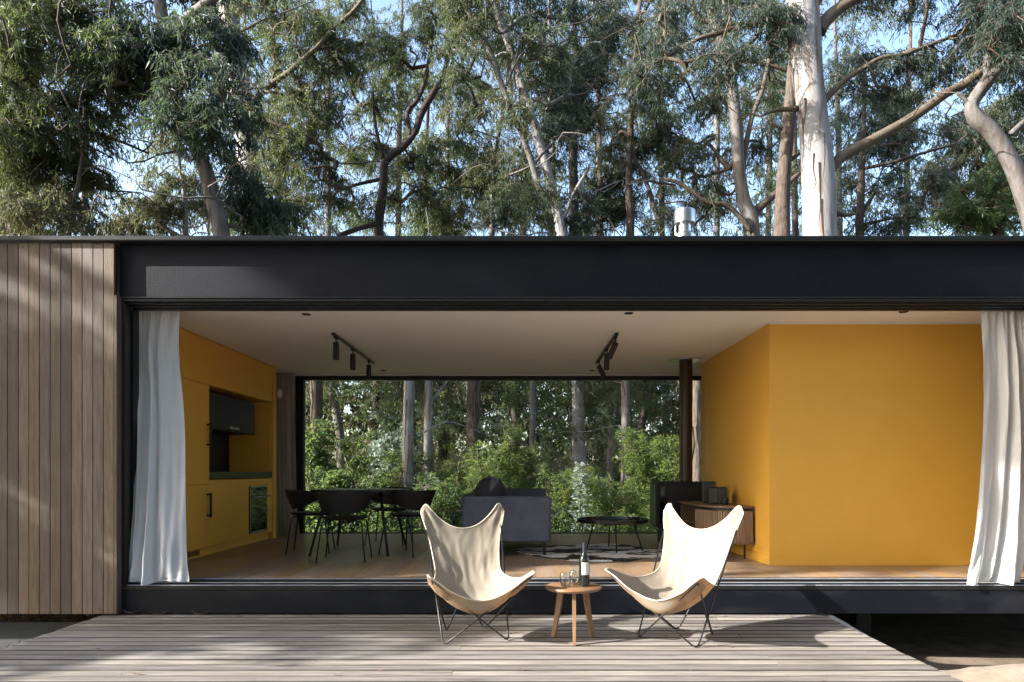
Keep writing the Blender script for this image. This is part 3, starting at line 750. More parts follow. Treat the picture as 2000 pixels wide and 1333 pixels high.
cv = thing('roof_vent', 'shiny galvanised chimney cowl standing on the flat roof', 'chimney', (2.135, 9.15, 3.158))
MB().lathe([(.18, 0), (.135, 1.10), (.135, 1.14)], n=36).build('vent_base', M['galv'], cv)
MB().lathe([(.128, 1.0), (.128, 1.15), (.082, 1.19), (.080, 1.34)], n=36).build('vent_pipe', M['galv'], cv)
MB().lathe([(.134, 1.30), (.137, 1.30), (.138, 1.455), (.132, 1.472), (.06, 1.482), (.001, 1.484)], n=36).build('vent_cap', M['galv'], cv)
for a in (20, 140, 260):
    a = math.radians(a); MB().box(-.006, .006, -.002, .002, 1.14, 1.42).build('bracket', M['galv'], cv, (.132 * math.cos(a), .132 * math.sin(a), 0), (0, 0, a + math.pi / 2))
# sideboard
sb = thing('sideboard', 'curved slatted wooden sideboard against the yellow side wall', 'sideboard', (0, 0, FZ))
def outline(ins=0):
    x1 = YX - .02; x0 = 1.93 + ins; y0 = 7.28 + ins; y1 = 8.70 - ins; r = .42 - ins
    p = [(x1, y1)] + [(x0 + .10 - .10 * math.cos(a), y1 - .10 + .10 * math.sin(a)) for a in np.linspace(math.pi / 2, 0, 7)]
    p += [(x0 + r - r * math.cos(a), y0 + .5 - .5 * math.sin(a)) for a in np.linspace(0, math.pi / 2, 22)] + [(x1, y0)]
    return p
def prism(pts, z0, z1):
    n = len(pts); V = [(x, y, z0) for x, y in pts] + [(x, y, z1) for x, y in pts]
    return MB().add(V, [tuple(range(n)), tuple(range(2 * n - 1, n - 1, -1))] + [(i, i + n, (i + 1) % n + n, (i + 1) % n) for i in range(n)])
prism(outline(0), .545, .565).build('top', M['walnut'], sb)
prism(outline(.03), .515, .5445).build('shadow_rail', M['black'], sb)
prism(outline(.01), .165, .185).build('bottom', M['walnut'], sb)
ol = np.array(outline(.012)); seg = np.linalg.norm(np.diff(ol, axis=0), axis=1); cum = np.concatenate([[0], np.cumsum(seg)])
inner = [p for p in outline(.03) if p[1] < 8.0]; inner = inner + [(YX - .02, 8.0)]
prism(inner, .1855, .5145).build('cabinet_core', M['walnut'], sb)
prism([(2.38, 8.01), (2.42, 8.01), (2.42, 8.66), (2.38, 8.66)], .1855, .5145).build('shelf_back', M['walnut'], sb)
prism([(1.97, 8.62), (2.379, 8.62), (2.379, 8.66), (1.97, 8.66)], .1855, .5145).build('end_panel', M['walnut'], sb)
prism([(1.98, 8.01), (2.379, 8.01), (2.379, 8.61), (1.98, 8.61)], .33, .345).build('shelf', M['walnut'], sb)
sm = MB().bbox(-.0125, .0125, -.007, .007, .187, .513, .003).mesh('slat', M['slat'])
s0 = next(i for i in range(len(ol)) if ol[i][1] < 8.02); d0 = cum[s0]
while d0 < cum[-1] - .01:
    x = np.interp(d0, cum, ol[:, 0]); y = np.interp(d0, cum, ol[:, 1]); x2 = np.interp(d0 + .01, cum, ol[:, 0]); y2 = np.interp(d0 + .01, cum, ol[:, 1])
    obj('slat', sm, sb, (x, y, 0), (0, 0, math.atan2(y2 - y, x2 - x))); d0 += .0285
for x, y in ((2.0, 8.55), (2.38, 8.55), (2.37, 7.42), (2.05, 7.85)): MB().tube([(x, y, .164), (x, y, 0)], .010, 8).build('leg', M['black'], sb)
SZ = FZ + .565
t = thing('speaker', 'tall dark grey flat speaker standing at the back of the sideboard top', 'speaker', (X(1385, 8.15), 8.15, SZ)); MB().bbox(-.075, .075, -.03, .05, 0, .25, .01).build('speaker_case', M['grey'], t); MB().bbox(-.065, .065, -.034, -.0305, .01, .24, .003).build('speaker_grille', M['grey'], t)
t = thing('speaker', 'squat black box speaker on the sideboard before the taller grey one', 'speaker', (X(1402, 7.88), 7.88, SZ), -.35); MB().bbox(-.105, .095, -.055, .06, 0, .19, .012).build('speaker_case', M['satin'], t); MB().bbox(-.095, -.0, -.059, -.0555, .01, .18, .003).build('speaker_grille', M['grey'], t)
t = thing('pot', 'small round dark pot at the front of the sideboard beside the speakers', 'pot', (X(1416, 7.72), 7.72, SZ)); MB().lathe([(.001, .004), (.035, 0), (.042, .02), (.040, .06), (.030, .08), (.026, .078), (.001, .06)], n=24).build('pot_body', M['black'], t); MB().lathe([(.001, .092), (.01, .09), (.024, .081), (.001, .0805)], n=20).build('lid', M['black'], t)

# ------------------------------------------------------------------ vegetation
rs = np.random.RandomState(11)
def nrm(a): return a / (np.linalg.norm(a, axis=-1, keepdims=True) + 1e-9)
def leaf_arrays(base, d, L, W):
    n = len(base)
    r = nrm(rs.normal(size=(n, 3))); s_ = nrm(np.cross(d, r)); nn = np.cross(d, s_)
    L = L[:, None]; W = W[:, None]
    mid = base + d * L * .42 + nn * L * .04
    V = np.stack([base, mid + s_ * W / 2, base + d * L - nn * L * .05, mid - s_ * W / 2], 1)
    return V.reshape(-1, 3)
def make_mesh(name, V, extra, mats):
    """quads V (4 verts each), plus an MB 'extra' with material index 1"""
    nq = len(V) // 4
    me = bpy.data.meshes.new(name)
    ev = np.array(extra.v, float).reshape(-1, 3) if extra is not None and extra.v else np.zeros((0, 3)); ef = extra.f if extra is not None else []
    tot = len(V) + len(ev); me.vertices.add(tot)
    me.vertices.foreach_set('co', np.concatenate([V, ev]).astype(np.float32).ravel())
    loops = [np.arange(len(V))]; ls = [4] * nq
    if ef:
        loops.append(np.array([i + len(V) for f_ in ef for i in f_])); ls += [len(f_) for f_ in ef]
    loops = np.concatenate(loops); ls = np.array(ls)
    me.loops.add(len(loops)); me.loops.foreach_set('vertex_index', loops.astype(np.int32))
    me.polygons.add(len(ls)); st_ = np.concatenate([[0], np.cumsum(ls)[:-1]])
    me.polygons.foreach_set('loop_start', st_.astype(np.int32)); me.polygons.foreach_set('loop_total', ls.astype(np.int32))
    mi = np.zeros(len(ls), np.int32); mi[nq:] = 1; me.polygons.foreach_set('material_index', mi)
    sm_ = np.zeros(len(ls), bool); sm_[nq:] = True; me.polygons.foreach_set('use_smooth', sm_)
    for m in mats: me.materials.append(m)
    me.update(calc_edges=True); me.validate(); return me

def gum_clumps(C, size, leaf_len, leaf_w, twigs=6, per=22, droop=1.0):
    """hanging sprays of long leaves about every centre"""
    n = len(C); C = np.asarray(C)
    a = rs.uniform(0, 2 * math.pi, (n, twigs)); e = rs.uniform(-.3, .7, (n, twigs))
    dirs = np.stack([np.cos(a) * np.cos(e), np.sin(a) * np.cos(e), np.sin(e)], -1)
    ln = size * rs.uniform(.5, 1.25, (n, twigs, 1, 1))
    start = C[:, None, :] + rs.normal(0, size * .16, (n, twigs, 3))
    t = rs.uniform(.12, 1.0, (n, twigs, per, 1))
    down = np.array((0, 0, -1.))
    pos = start[:, :, None, :] + dirs[:, :, None, :] * ln * t + down * droop * ln * .75 * t ** 2
    pos = pos + rs.normal(0, size * .06, pos.shape)
    pos = pos.reshape(-1, 3); m = len(pos)
    d = nrm(np.array((0, 0, -1.)) * droop + rs.normal(0, .50, (m, 3)) + np.repeat(dirs.reshape(-1, 3), per, 0) * .3)
    L = leaf_len * rs.uniform(.6, 1.25, m); W = leaf_w * rs.uniform(.7, 1.3, m)
    tw = MB()
    for i in range(n):
        for k_ in range(twigs):
            l_ = ln[i, k_, 0, 0]; s_ = start[i, k_]; dd = dirs[i, k_]
            tw.tube([C[i], s_ + dd * l_ * .35 + down * .06 * l_, s_ + dd * l_ * .9 + down * droop * l_ * .6], [.010, .006, .003], 3, caps=False)
    return leaf_arrays(pos, d, L, W), tw

def connect(nodes, rad, C, jitter=.15):
    """grow branches from the skeleton nodes out to every clump centre"""
    N = [np.array(p) for p in nodes]; par = [-1] * len(N); child = {}
    order = sorted(range(len(C)), key=lambda i: min(np.linalg.norm(C[i] - q) for q in nodes[::2]))
    chains = []
    for i in order:
        c = C[i]; A = np.array(N); dv = c - A; dist = np.linalg.norm(dv, axis=1)
        cost = dist + np.where(dv[:, 2] < -.1, .8 * np.abs(dv[:, 2]), 0) + np.where(dist < .25, 3, 0)
        k_ = int(np.argmin(cost)); a = N[k_]; l_ = dist[k_]; m = max(2, int(l_ / .45))
        prev = k_; idx = [k_]
        off = rs.normal(0, 1, 3) * jitter * l_
        for q in range(1, m + 1):
            f_ = q / m; p = a + (c - a) * f_ + off * math.sin(math.pi * f_) + (rs.normal(0, .045, 3) if q < m else 0) + np.array((0, 0, -.10 * l_ * math.sin(math.pi * f_) * -1))
            N.append(p); par.append(prev); prev = len(N) - 1; idx.append(prev)
        chains.append(idx)
    wgt = np.zeros(len(N)); 
    for i in range(len(N)): 
        pass
    leafn = [c_[-1] for c_ in chains]
    for l_ in leafn:
        k_ = l_
        while k_ >= 0: wgt[k_] += 1; k_ = par[k_]
    mb = MB()
    for idx in chains:
        rr = [min(.004 + .0095 * math.sqrt(wgt[i]), .09) for i in idx]; rr[0] = rr[1]
        if wgt[idx[-1]] <= 1: rr[-1] = .002
        c4 = spline([(*N[i], q) for i, q in zip(idx, rr)], 3 if rr[0] > .02 else 2)
        mb.tube(c4[:, :3], [max(.002, q) for q in c4[:, 3]], 6 if rr[1] > .04 else 4, caps=False)
    return mb

def trunk_mesh(path, radii, n=14, bumpy=.05, sub=6, seed=0):
    c = spline(np.column_stack([np.array(path), np.array(radii)]), sub)
    mb = MB(); rg = np.random.RandomState(seed)
    ph = rg.uniform(0, 6.28, 6)
    mb.tube(c[:, :3], list(c[:, 3]), n, caps=True)
    for vi in range(len(mb.v)):
        i = min(vi // n, len(c) - 1); k_ = vi % n; a = 2 * math.pi * k_ / n; z = c[i, 2]
        f_ = 1 + bumpy * (math.sin(2 * a + z * .8 + ph[0]) + .7 * math.sin(3 * a - z * 1.7 + ph[1]) + .5 * math.sin(5 * a + z * 3.1 + ph[2]) + .8 * math.sin(z * 2.3 + ph[3]))
        v = np.array(mb.v[vi]); v = c[i, :3] + (v - c[i, :3]) * f_; mb.v[vi] = tuple(v)
    return mb, c

def px_path(pts, d):
    """(px, py, radius in photo px[, extra depth])"""
    out_ = []; rr = []
    for p in pts:
        dd = d + (p[3] if len(p) > 3 else 0); out_.append(P(p[0], p[1], dd)); rr.append(p[2] * dd / F)
    return out_, rr
def ground_py(d): return CY + (CH - GZ + .25) * F / d

NLEAF = [0]
def tree(name, lab, d, trunk, limbs, blobs, bark, leaf, limb_bark=None, group=None, leaf_len=.145, leaf_w=.020, size=.56, per=30, twigs=7, strips=0, droop=1., seed=0, bump=.05, hang=(), bare=.45):
    """trunk and limbs as pixel paths at depth d; blobs = (px, py, rx_px, ry_px, depth offset, number of clumps)"""
    path, rr = px_path(trunk, d); base = np.array((path[0][0], path[0][1], path[0][2]))
    t = thing(name, lab, 'tree', tuple(base), 0, group)
    mb, c = trunk_mesh([p - base for p in path], rr, 16, bump, 6, seed)
    mb.build('trunk', bark, t)
    nodes = [q[:3] + base for q in c]
    for lm in limbs:
        lp, lr = px_path(lm, d); m2, c2 = trunk_mesh([p - base for p in lp], lr, 9, .06, 5, seed + 3)
        m2.build('limb', limb_bark or bark, t); nodes += [q[:3] + base for q in c2[3:]]
    C = []
    for (px, py, rx, ry, do, n) in blobs:
        dd = d + do; c0 = P(px, py, dd); rxm = rx * dd / F; rym = ry * dd / F
        u = nrm(rs.normal(size=(n, 3))) * rs.uniform(.25, 1, (n, 1)) ** .5
        C.append(c0 + u * np.array((rxm, (rxm + rym) * .45, rym)))
    if C:
        C = np.concatenate(C); C = C[C[:, 2] > .6]
        # keep clear of the house volume
        C = C[~((C[:, 1] < 12.2) & (C[:, 2] < 4.2))]
        nb = int(len(C) * bare); B_ = C[rs.randint(0, len(C), nb)] + rs.normal(0, 1, (nb, 3)) * np.array((.9, .7, .9)); B_ = B_[(B_[:, 2] > 4.4) | (B_[:, 1] > 13)]
        br = connect(nodes, None, list(C) + list(B_))
        br.v = [tuple(np.array(v) - base) for v in br.v]; tag(br.build('branches', limb_bark or bark, t), kind='stuff')
        V, tw = gum_clumps(C - base, size, leaf_len, leaf_w, twigs, per, droop)
        NLEAF[0] += len(V) // 4
        obj('crown', make_mesh('crown', V, tw, [leaf, M['twig']]), t)
    for (hx, h0, h1, hw) in hang:
        hb = MB(); q0 = P(hx, h0, d - .5) - base; q1 = P(hx - 6, h1, d - .5) - base
        for k_, off in enumerate((-.03, .0, .035)):
            pts_ = [q0 + (q1 - q0) * f_ * (1 - .12 * k_) + np.array((off * (1 + f_) + .03 * math.sin(5 * f_ + k_), .02 * k_, 0)) for f_ in np.linspace(0, 1, 12)]
            hb.tube(pts_, [hw * (.6 + .5 * math.sin(3 * f_ + k_)) * (1 - .7 * f_ ** 3) for f_ in np.linspace(0, 1, 12)], 5)
        tag(hb.build('hanging_bark', M['strip'], t), kind='stuff')
    if strips:
        sm_ = MB(); rg = random.Random(seed)
        for _ in range(strips):
            i = rg.randrange(len(c) // 4, len(c)); p = c[i, :3]; r = c[i, 3]; a = rg.uniform(-math.pi, 0)
            q = p + np.array((math.cos(a) * r * 1.03, math.sin(a) * r * 1.03, 0)); ln = rg.uniform(.5, 1.5); w_ = rg.uniform(.015, .04)
            pts_ = [q + np.array((rg.uniform(-.05, .05) * f_ * 2, -.10 * f_ * rg.uniform(.3, 1), -ln * f_)) for f_ in (0, .35, .7, 1)]
            side = np.array((w_, .01, 0)); sm_.grid([[p_ - side * (1 - .3 * k_), p_ + side * (1 - .3 * k_)] for k_, p_ in enumerate(pts_)])
        tag(sm_.build('bark_strips', M['strip'], t), kind='stuff')
    return t

gp = ground_py
# --- trees one can tell apart above the roof
tree('gum_tree', 'tall thick smooth white gum trunk rising behind the roof, right of the chimney cowl', 14.5,
     [(1612, gp(14.5), 40), (1608, 750, 36), (1601, 455, 31), (1597, 330, 29), (1586, 220, 28), (1576, 120, 29), (1568, 30, 31), (1556, -120, 27), (1550, -300, 22), (1540, -520, 14)],
     [[(1618, 335, 12), (1648, 305, 10.5), (1700, 276, 9.2), (1760, 243, 8.8), (1800, 218, 8.5), (1850, 182, 8), (1882, 165, 8.2), (1930, 128, 7, -.3), (1975, 98, 6, -.5), (2060, 60, 6, -.8)],
      [(1598, 214, 8), (1618, 188, 6.5), (1653, 155, 5), (1690, 131, 4.5), (1723, 113, 4), (1765, 107, 4), (1794, 96, 3.5), (1864, 70, 3.2), (1905, 52, 3), (1945, 39, 2.6), (2010, 50, 2)],
      [(1600, 62, 14), (1612, 42, 13), (1632, 22, 12), (1660, 4, 10), (1720, -30, 8), (1790, -70, 6)],
      [(1553, 80, 9), (1540, 55, 6.5), (1515, 47, 5.5), (1497, 47, 5.5), (1441, 55, 5), (1405, 65, 4.5), (1370, 74, 4), (1335, 92, 3.5), (1295, 115, 3)],
      [(1556, 213, 6), (1530, 214, 4), (1508, 218, 3), (1485, 228, 2)],
      [(1580, 68, 6), (1578, 40, 6), (1590, 22, 5), (1602, 0, 4.5)],
      [(1612, 395, 5), (1628, 410, 4.5), (1645, 420, 4), (1672, 418, 2.5)]],
     [(1290, 130, 60, 60, 0, 14), (1350, 40, 80, 50, .5, 16), (1980, 70, 60, 60, -1, 16), (1960, 20, 80, 60, -.5, 18), (1780, -60, 160, 70, 0, 28), (1540, -140, 160, 90, 1, 26), (1720, 150, 80, 45, .6, 14), (1820, 130, 70, 40, .5, 12), (1500, 40, 45, 45, -.2, 14), (1400, 120, 60, 40, -.6, 10)],
     M['bark_gum'], M['leaf_blue'], M['limb'], strips=26, seed=1, bump=.03)
tree('gum_tree', 'twin stemmed grey gum with a brown second stem, left of the big white trunk', 17.5,
     [(1475, gp(17.5), 19), (1472, 700, 17), (1468, 455, 15), (1452, 390, 13), (1442, 320, 12), (1438, 240, 12), (1430, 170, 12), (1420, 110, 12), (1405, 70, 11), (1392, 20, 11), (1378, -80, 9), (1360, -260, 6)],
     [[(1452, 405, 7), (1450, 350, 6), (1454, 300, 5.5), (1469, 229, 5), (1488, 180, 4.5), (1497, 141, 4), (1508, 81, 3.5), (1512, 20, 3)],
      [(1436, 122, 6), (1452, 119, 4), (1480, 122, 3.6), (1510, 130, 3.2), (1540, 140, 3)],
      [(1432, 125, 5), (1455, 95, 4.5), (1475, 75, 4), (1500, 30, 3)],
      [(1465, 425, 8), (1490, 400, 7.5), (1520, 375, 6), (1560, 340, 4)],
      [(1395, 45, 5), (1370, 40, 4), (1352, 15, 3.5), (1356, -30, 3)],
      [(1470, 455, 4, -.3), (1425, 405, 5, -.3), (1380, 395, 4, -.4), (1330, 360, 3.5, -.4), (1300, 350, 3, -.4)]],
     [(1360, 330, 70, 80, 1, 24), (1500, 290, 40, 60, 1.5, 10), (1330, 200, 90, 70, 1, 26), (1400, 10, 100, 60, 1, 20), (1330, 420, 70, 40, 0, 14), (1480, 160, 50, 70, 1.5, 14), (1380, -140, 140, 90, 1, 22)],
     M['bark_pale'], M['leaf'], M['bark_brown'], strips=10, seed=2)
tree('pine_tree', 'brown rough-barked straight trunk immediately left of the big white gum', 16.5,
     [(1522, gp(16.5), 20), (1526, 700, 18), (1527, 455, 15), (1530, 350, 13.5), (1538, 270, 12.5), (1545, 180, 11), (1550, 90, 9), (1553, 0, 8), (1556, -200, 5)],
     [[(1535, 318, 5), (1548, 310, 4), (1562, 300, 3)], [(1528, 252, 3.5), (1516, 246, 3), (1505, 240, 2)], [(1540, 185, 3.5), (1525, 178, 2.5)]],
     [(1540, 60, 40, 60, .8, 10), (1560, -100, 90, 60, 0, 12)],
     M['bark_brown'], M['leaf_pine'], seed=3, bump=.03)
tree('gum_tree', 'kinked pale gum bending in an S at the right edge of the photo', 14.0,
     [(2070, gp(14), 22), (2050, 600, 20), (2022, 455, 18), (2000, 385, 17), (1980, 330, 17), (1960, 290, 16.5), (1935, 255, 16), (1908, 232, 15), (1898, 208, 12), (1912, 182, 11.5), (1928, 160, 12), (1950, 135, 12), (1985, 108, 10), (2040, 70, 8), (2100, 20, 6)],
     [[(1930, 155, 7), (1928, 120, 6.5), (1940, 80, 6), (1948, 30, 5.5), (1958, -40, 4.5)],
      [(1900, 210, 5), (1885, 195, 3.5), (1868, 182, 2.5)],
      [(1975, 262, 6), (1998, 240, 5), (2030, 210, 4)]],
     [(1900, 40, 70, 60, 1, 16), (1990, 210, 40, 45, .5, 8), (1960, 10, 80, 60, 1, 16), (1940, 120, 50, 40, .8, 9), (2060, 150, 50, 140, 0, 18)],
     M['bark_pale'], M['leaf_blue'], seed=4)
tree('gum_tree', 'leaning grey gum trunk draped in dense blue green leaves, left of centre', 13.5,
     [(470, gp(13.5), 20), (455, 650, 18), (432, 455, 15), (420, 405, 14.5), (405, 345, 14), (389, 300, 13), (370, 257, 12), (350, 200, 11), (335, 130, 10.5), (322, 60, 12), (312, 0, 12), (300, -120, 9)],
     [[(338, 68, 11, -.3), (362, 42, 10, -.5), (385, 22, 9.5, -.6), (412, 0, 9, -.7), (460, -40, 7, -.8)],
      [(405, 290, 4, -.4), (415, 250, 3.5, -.6), (428, 210, 3, -.6), (440, 190, 3, -.6)]],
     [(405, 200, 85, 95, -.9, 26), (320, 90, 60, 60, -.4, 13), (470, 330, 30, 40, .6, 6), (270, 90, 50, 60, -.3, 8), (400, 60, 80, 60, -.6, 14), (500, 400, 60, 50, .6, 18), (340, -60, 110, 50, 0, 18)],
     M['bark_pale'], M['leaf_blue'], strips=8, seed=5, leaf_len=.19, leaf_w=.028, hang=[(328, 135, 305, .022)])
tree('gum_tree', 'straight pale gum behind the leaning one, partly hidden by hanging leaves', 17.5,
     [(520, gp(17.5), 26), (512, 650, 24), (500, 455, 21), (488, 330, 20), (476, 230, 20), (466, 160, 20), (456, 90, 20), (446, 0, 20), (436, -150, 16)],
     [[(442, 213, 6, -1), (455, 205, 6, -1.2), (494, 197, 5.5, -1.3), (530, 165, 5.5, -1.3), (564, 141, 5, -1.4), (617, 95, 5, -1.5), (652, 56, 4.5, -1.5), (691, 21, 4, -1.6), (730, -30, 3.5, -1.6)],
      [(490, 242, 5, -.5), (505, 235, 4.5, -.8), (530, 240, 4, -.9), (580, 260, 3.5, -.9), (630, 285, 3, -.9)],
      [(462, 28, 7), (472, 18, 6, -.4), (478, 0, 5, -.6), (470, -30, 4, -.6)]],
     [(560, 230, 90, 90, -.8, 44), (590, 80, 80, 70, -1, 28), (600, 350, 90, 70, -.5, 36), (500, 20, 70, 60, -.8, 20), (680, 60, 60, 60, -1, 18), (520, 420, 70, 35, -.5, 14), (540, -90, 140, 60, 0, 20), (640, 180, 60, 70, -.6, 18)],
     M['bark_gum'], M['leaf'], M['limb'], strips=12, seed=6)
tree('gum_tree', 'dark trunked gum with a wide leafy crown at the far left edge', 13.5,
     [(40, gp(13.5), 34), (42, 650, 30), (46, 455, 26), (44, 380, 22), (36, 300, 18), (48, 220, 16), (64, 120, 13), (76, 30, 11), (90, -120, 8)],
     [[(35, 330, 8), (20, 380, 9), (8, 455, 10)], [(50, 240, 7), (100, 215, 5, -.4), (150, 195, 4.5, -.6), (205, 175, 4, -.7), (250, 160, 3, -.8)],
      [(45, 255, 6), (110, 250, 4, .3), (170, 258, 3.5, .5), (230, 275, 3, .5), (290, 300, 2, .5)], [(70, 90, 6), (110, 50, 5), (140, 20, 4), (170, -20, 3)]],
     [(60, 60, 100, 75, -.8, 44), (90, 240, 105, 80, -.6, 52), (40, 360, 75, 60, -.5, 26), (200, 120, 70, 75, -.6, 26), (150, 330, 60, 50, 0, 17), (250, 180, 40, 40, -.4, 9), (170, 10, 80, 50, -.4, 22), (10, 200, 50, 140, -1, 26), (90, -80, 150, 50, 0, 24), (225, 215, 45, 20, 0, 4)],
     M['bark_dark'], M['leaf'], seed=7)
tree('gum_tree', 'slender sapling with a bare slanting stem at the far left above the planks', 12.6,
     [(100, gp(12.6), 7), (112, 600, 6), (122, 455, 5), (132, 425, 4.6), (141, 400, 4.4), (150, 372, 4), (154, 350, 3.5), (160, 300, 2)], [],
     [(110, 400, 50, 40, 0, 10), (150, 440, 30, 20, 0, 5), (30, 420, 40, 35, -.3, 7)],
     M['bark_brown'], M['leaf_yellow'], seed=8)
tree('gum_tree', 'dark crooked tree curving to the right and forking, left of the picture centre', 18.5,
     [(800, gp(18.5), 14), (795, 743, 12.5), (765, 600, 12), (742, 470, 9), (740, 430, 8.6), (748, 370, 8.2), (751, 322, 7.8), (768, 302, 7), (790, 285, 6.6), (812, 255, 6.2), (819, 232, 6.8), (830, 208, 6.8), (848, 180, 6.2), (864, 155, 5.8), (873, 120, 5.2), (884, 80, 6), (897, 42, 5.5), (908, 5, 5), (925, -60, 4)],
     [[(802, 266, 6), (796, 240, 5.5), (797, 218, 5.5), (815, 196, 5), (828, 165, 4.5), (838, 118, 4), (845, 60, 3)],
      [(750, 310, 5), (738, 270, 3.6), (730, 220, 3), (728, 180, 2.5)], [(868, 172, 4), (900, 160, 3, -.3), (940, 150, 2.6, -.4)],
      [(742, 436, 5), (700, 447, 4.5, -.5), (660, 462, 5, -.8)], [(745, 350, 3.5), (700, 360, 3), (655, 375, 2.6)]],
     [(740, 150, 65, 75, .5, 30), (860, 50, 70, 60, 0, 20), (700, 280, 70, 50, .5, 16), (820, 340, 50, 40, .5, 12), (790, 60, 60, 50, 0, 14), (930, 260, 50, 50, .5, 12), (720, 400, 70, 40, .3, 14), (880, 400, 60, 40, .8, 14), (880, -60, 150, 60, .5, 18)],
     M['bark_dark'], M['leaf'], seed=9)
tree('gum_tree', 'long thin grey trunk leaning left across the centre above the roof', 16.0,
     [(1040, gp(16), 6.5), (1042, 743, 6.0), (1060, 600, 6.5), (1075, 458, 7), (1064, 410, 6.5), (1054, 372, 6), (1042, 330, 6), (1030, 292, 5.8), (1016, 255, 5.6), (1002, 222, 5.4), (990, 190, 5.2), (977, 158, 5), (965, 122, 6), (952, 92, 6), (932, 55, 5.5), (915, 22, 5), (898, -18, 5), (870, -90, 4)],
     [[(985, 175, 3), (1000, 140, 2.6), (1012, 100, 2)], [(1040, 325, 3), (1060, 300, 2.5), (1080, 280, 2)]],
     [(920, 20, 60, 50, 0, 14), (900, 110, 45, 50, 0, 10), (1040, 90, 70, 60, .4, 18), (1000, 330, 50, 40, .6, 8), (1050, 390, 35, 40, -.5, 9), (985, 215, 30, 30, -.5, 6), (880, -70, 80, 50, 0, 10)],
     M['bark_pale'], M['leaf'], seed=10)
tree('gum_tree', 'patchy peeling gum trunk just behind and right of the thin leaning one', 17.0,
     [(1132, gp(17), 14), (1128, 743, 12.5), (1112, 560, 13), (1097, 458, 10), (1085, 400, 9.5), (1073, 350, 9), (1058, 295, 8.5), (1042, 240, 8.5), (1030, 205, 8.5), (1020, 175, 8.5), (1011, 140, 8), (1001, 108, 7.5), (985, 60, 8.5), (968, 15, 8), (950, -60, 6)],
     [[(1030, 200, 4), (1050, 195, 3.5), (1072, 205, 3)], [(1003, 112, 4), (985, 105, 3.5), (968, 112, 3)], [(1100, 430, 4), (1120, 380, 3.5), (1150, 330, 3)]],
     [(1090, 150, 70, 70, .6, 22), (1150, 60, 80, 60, .6, 22), (1120, 400, 60, 50, .6, 16), (1000, 410, 50, 40, .6, 12), (1080, 290, 60, 50, .6, 14), (1020, 10, 80, 50, 0, 16), (1010, -80, 140, 60, 0, 18)],
     M['bark_gum'], M['leaf_blue'], strips=16, seed=12)
tree('pine_tree', 'dark dense pine crown behind the gums at the centre right', 21.0,
     [(1125, gp(21), 13), (1122, 458, 10), (1119, 310, 8), (1124, 220, 7), (1128, 150, 6), (1122, 60, 5), (1118, -60, 4)], [],
     [(1125, 180, 65, 45, 0, 34), (1120, 240, 60, 40, 0, 24), (1180, 405, 60, 50, -1, 32), (1140, 110, 45, 40, 0, 14)],
     M['bark_dark'], M['leaf_pine'], seed=13, leaf_len=.20, leaf_w=.018, per=34, droop=.2)
tree('gum_tree', 'dark upright trunk among hanging leaves just left of the chimney cowl', 19.0,
     [(1226, gp(19), 12), (1224, 743, 10), (1231, 458, 8), (1229, 390, 7.5), (1228, 340, 7), (1232, 250, 6), (1240, 130, 5), (1250, 0, 4)],
     [[(1290, 455, 5), (1282, 420, 4.5), (1262, 355, 4.2), (1240, 310, 4), (1225, 280, 3)], [(1228, 360, 3), (1250, 352, 2.8, -.3), (1290, 358, 2.5, -.4), (1320, 362, 2, -.4)]],
     [(1240, 220, 70, 80, .5, 32), (1200, 320, 60, 50, .5, 16), (1270, 90, 70, 60, .6, 20), (1270, 300, 60, 50, 1, 16), (1210, 60, 60, 70, .8, 16), (1260, -60, 120, 60, 0, 18)],
     M['bark_brown'], M['leaf'], strips=6, seed=14)
tree('gum_tree', 'thin dark tree with spreading branches low over the roof, right of the white gum', 20.0,
     [(1685, gp(20), 12), (1683, 600, 10), (1679, 458, 8.5), (1681, 380, 7), (1684, 300, 5.5), (1688, 220, 4), (1690, 140, 3)],
     [[(1680, 420, 5), (1700, 390, 4), (1708, 375, 3)], [(1684, 330, 3.5), (1740, 318, 3, -.5), (1800, 300, 2.6, -.7), (1870, 280, 2, -.7)], [(1683, 300, 3), (1720, 285, 3), (1770, 282, 2.5)], [(1680, 440, 3), (1760, 425, 2.6), (1830, 430, 2)]],
     [(1700, 330, 60, 70, .5, 22), (1770, 270, 60, 40, .5, 16), (1810, 390, 75, 50, .5, 32), (1700, 215, 60, 45, .5, 16), (1740, 430, 60, 30, 0, 14), (1860, 250, 30, 30, 0, 6), (1660, 150, 40, 50, .8, 8)],
     M['bark_dark'], M['leaf_blue'], seed=15)
tree('gum_tree', 'bushy dark green tree filling the lower right corner above the roof', 16.0,
     [(1960, gp(16), 12), (1955, 600, 11), (1950, 458, 10), (1945, 400, 7), (1950, 340, 4)], [],
     [(1930, 400, 70, 60, 0, 40), (1990, 350, 50, 60, .3, 22), (1880, 430, 40, 30, 0, 12)],
     M['bark_dark'], M['leaf_shrub'], seed=16, droop=.5)
tree('gum_tree', 'sunlit yellowish gum far behind the kinked one at the right', 26.0,
     [(1915, gp(26), 10), (1915, 458, 8), (1912, 350, 6), (1910, 250, 4)], [],
     [(1900, 260, 55, 45, 0, 22), (1960, 300, 50, 50, 0, 20), (1850, 330, 50, 45, 0, 16), (1955, 220, 40, 30, 0, 10), (1760, 210, 50, 40, 0, 12)],
     M['bark_pale'], M['leaf_yellow'], seed=17, size=.8, leaf_len=.26, leaf_w=.042)
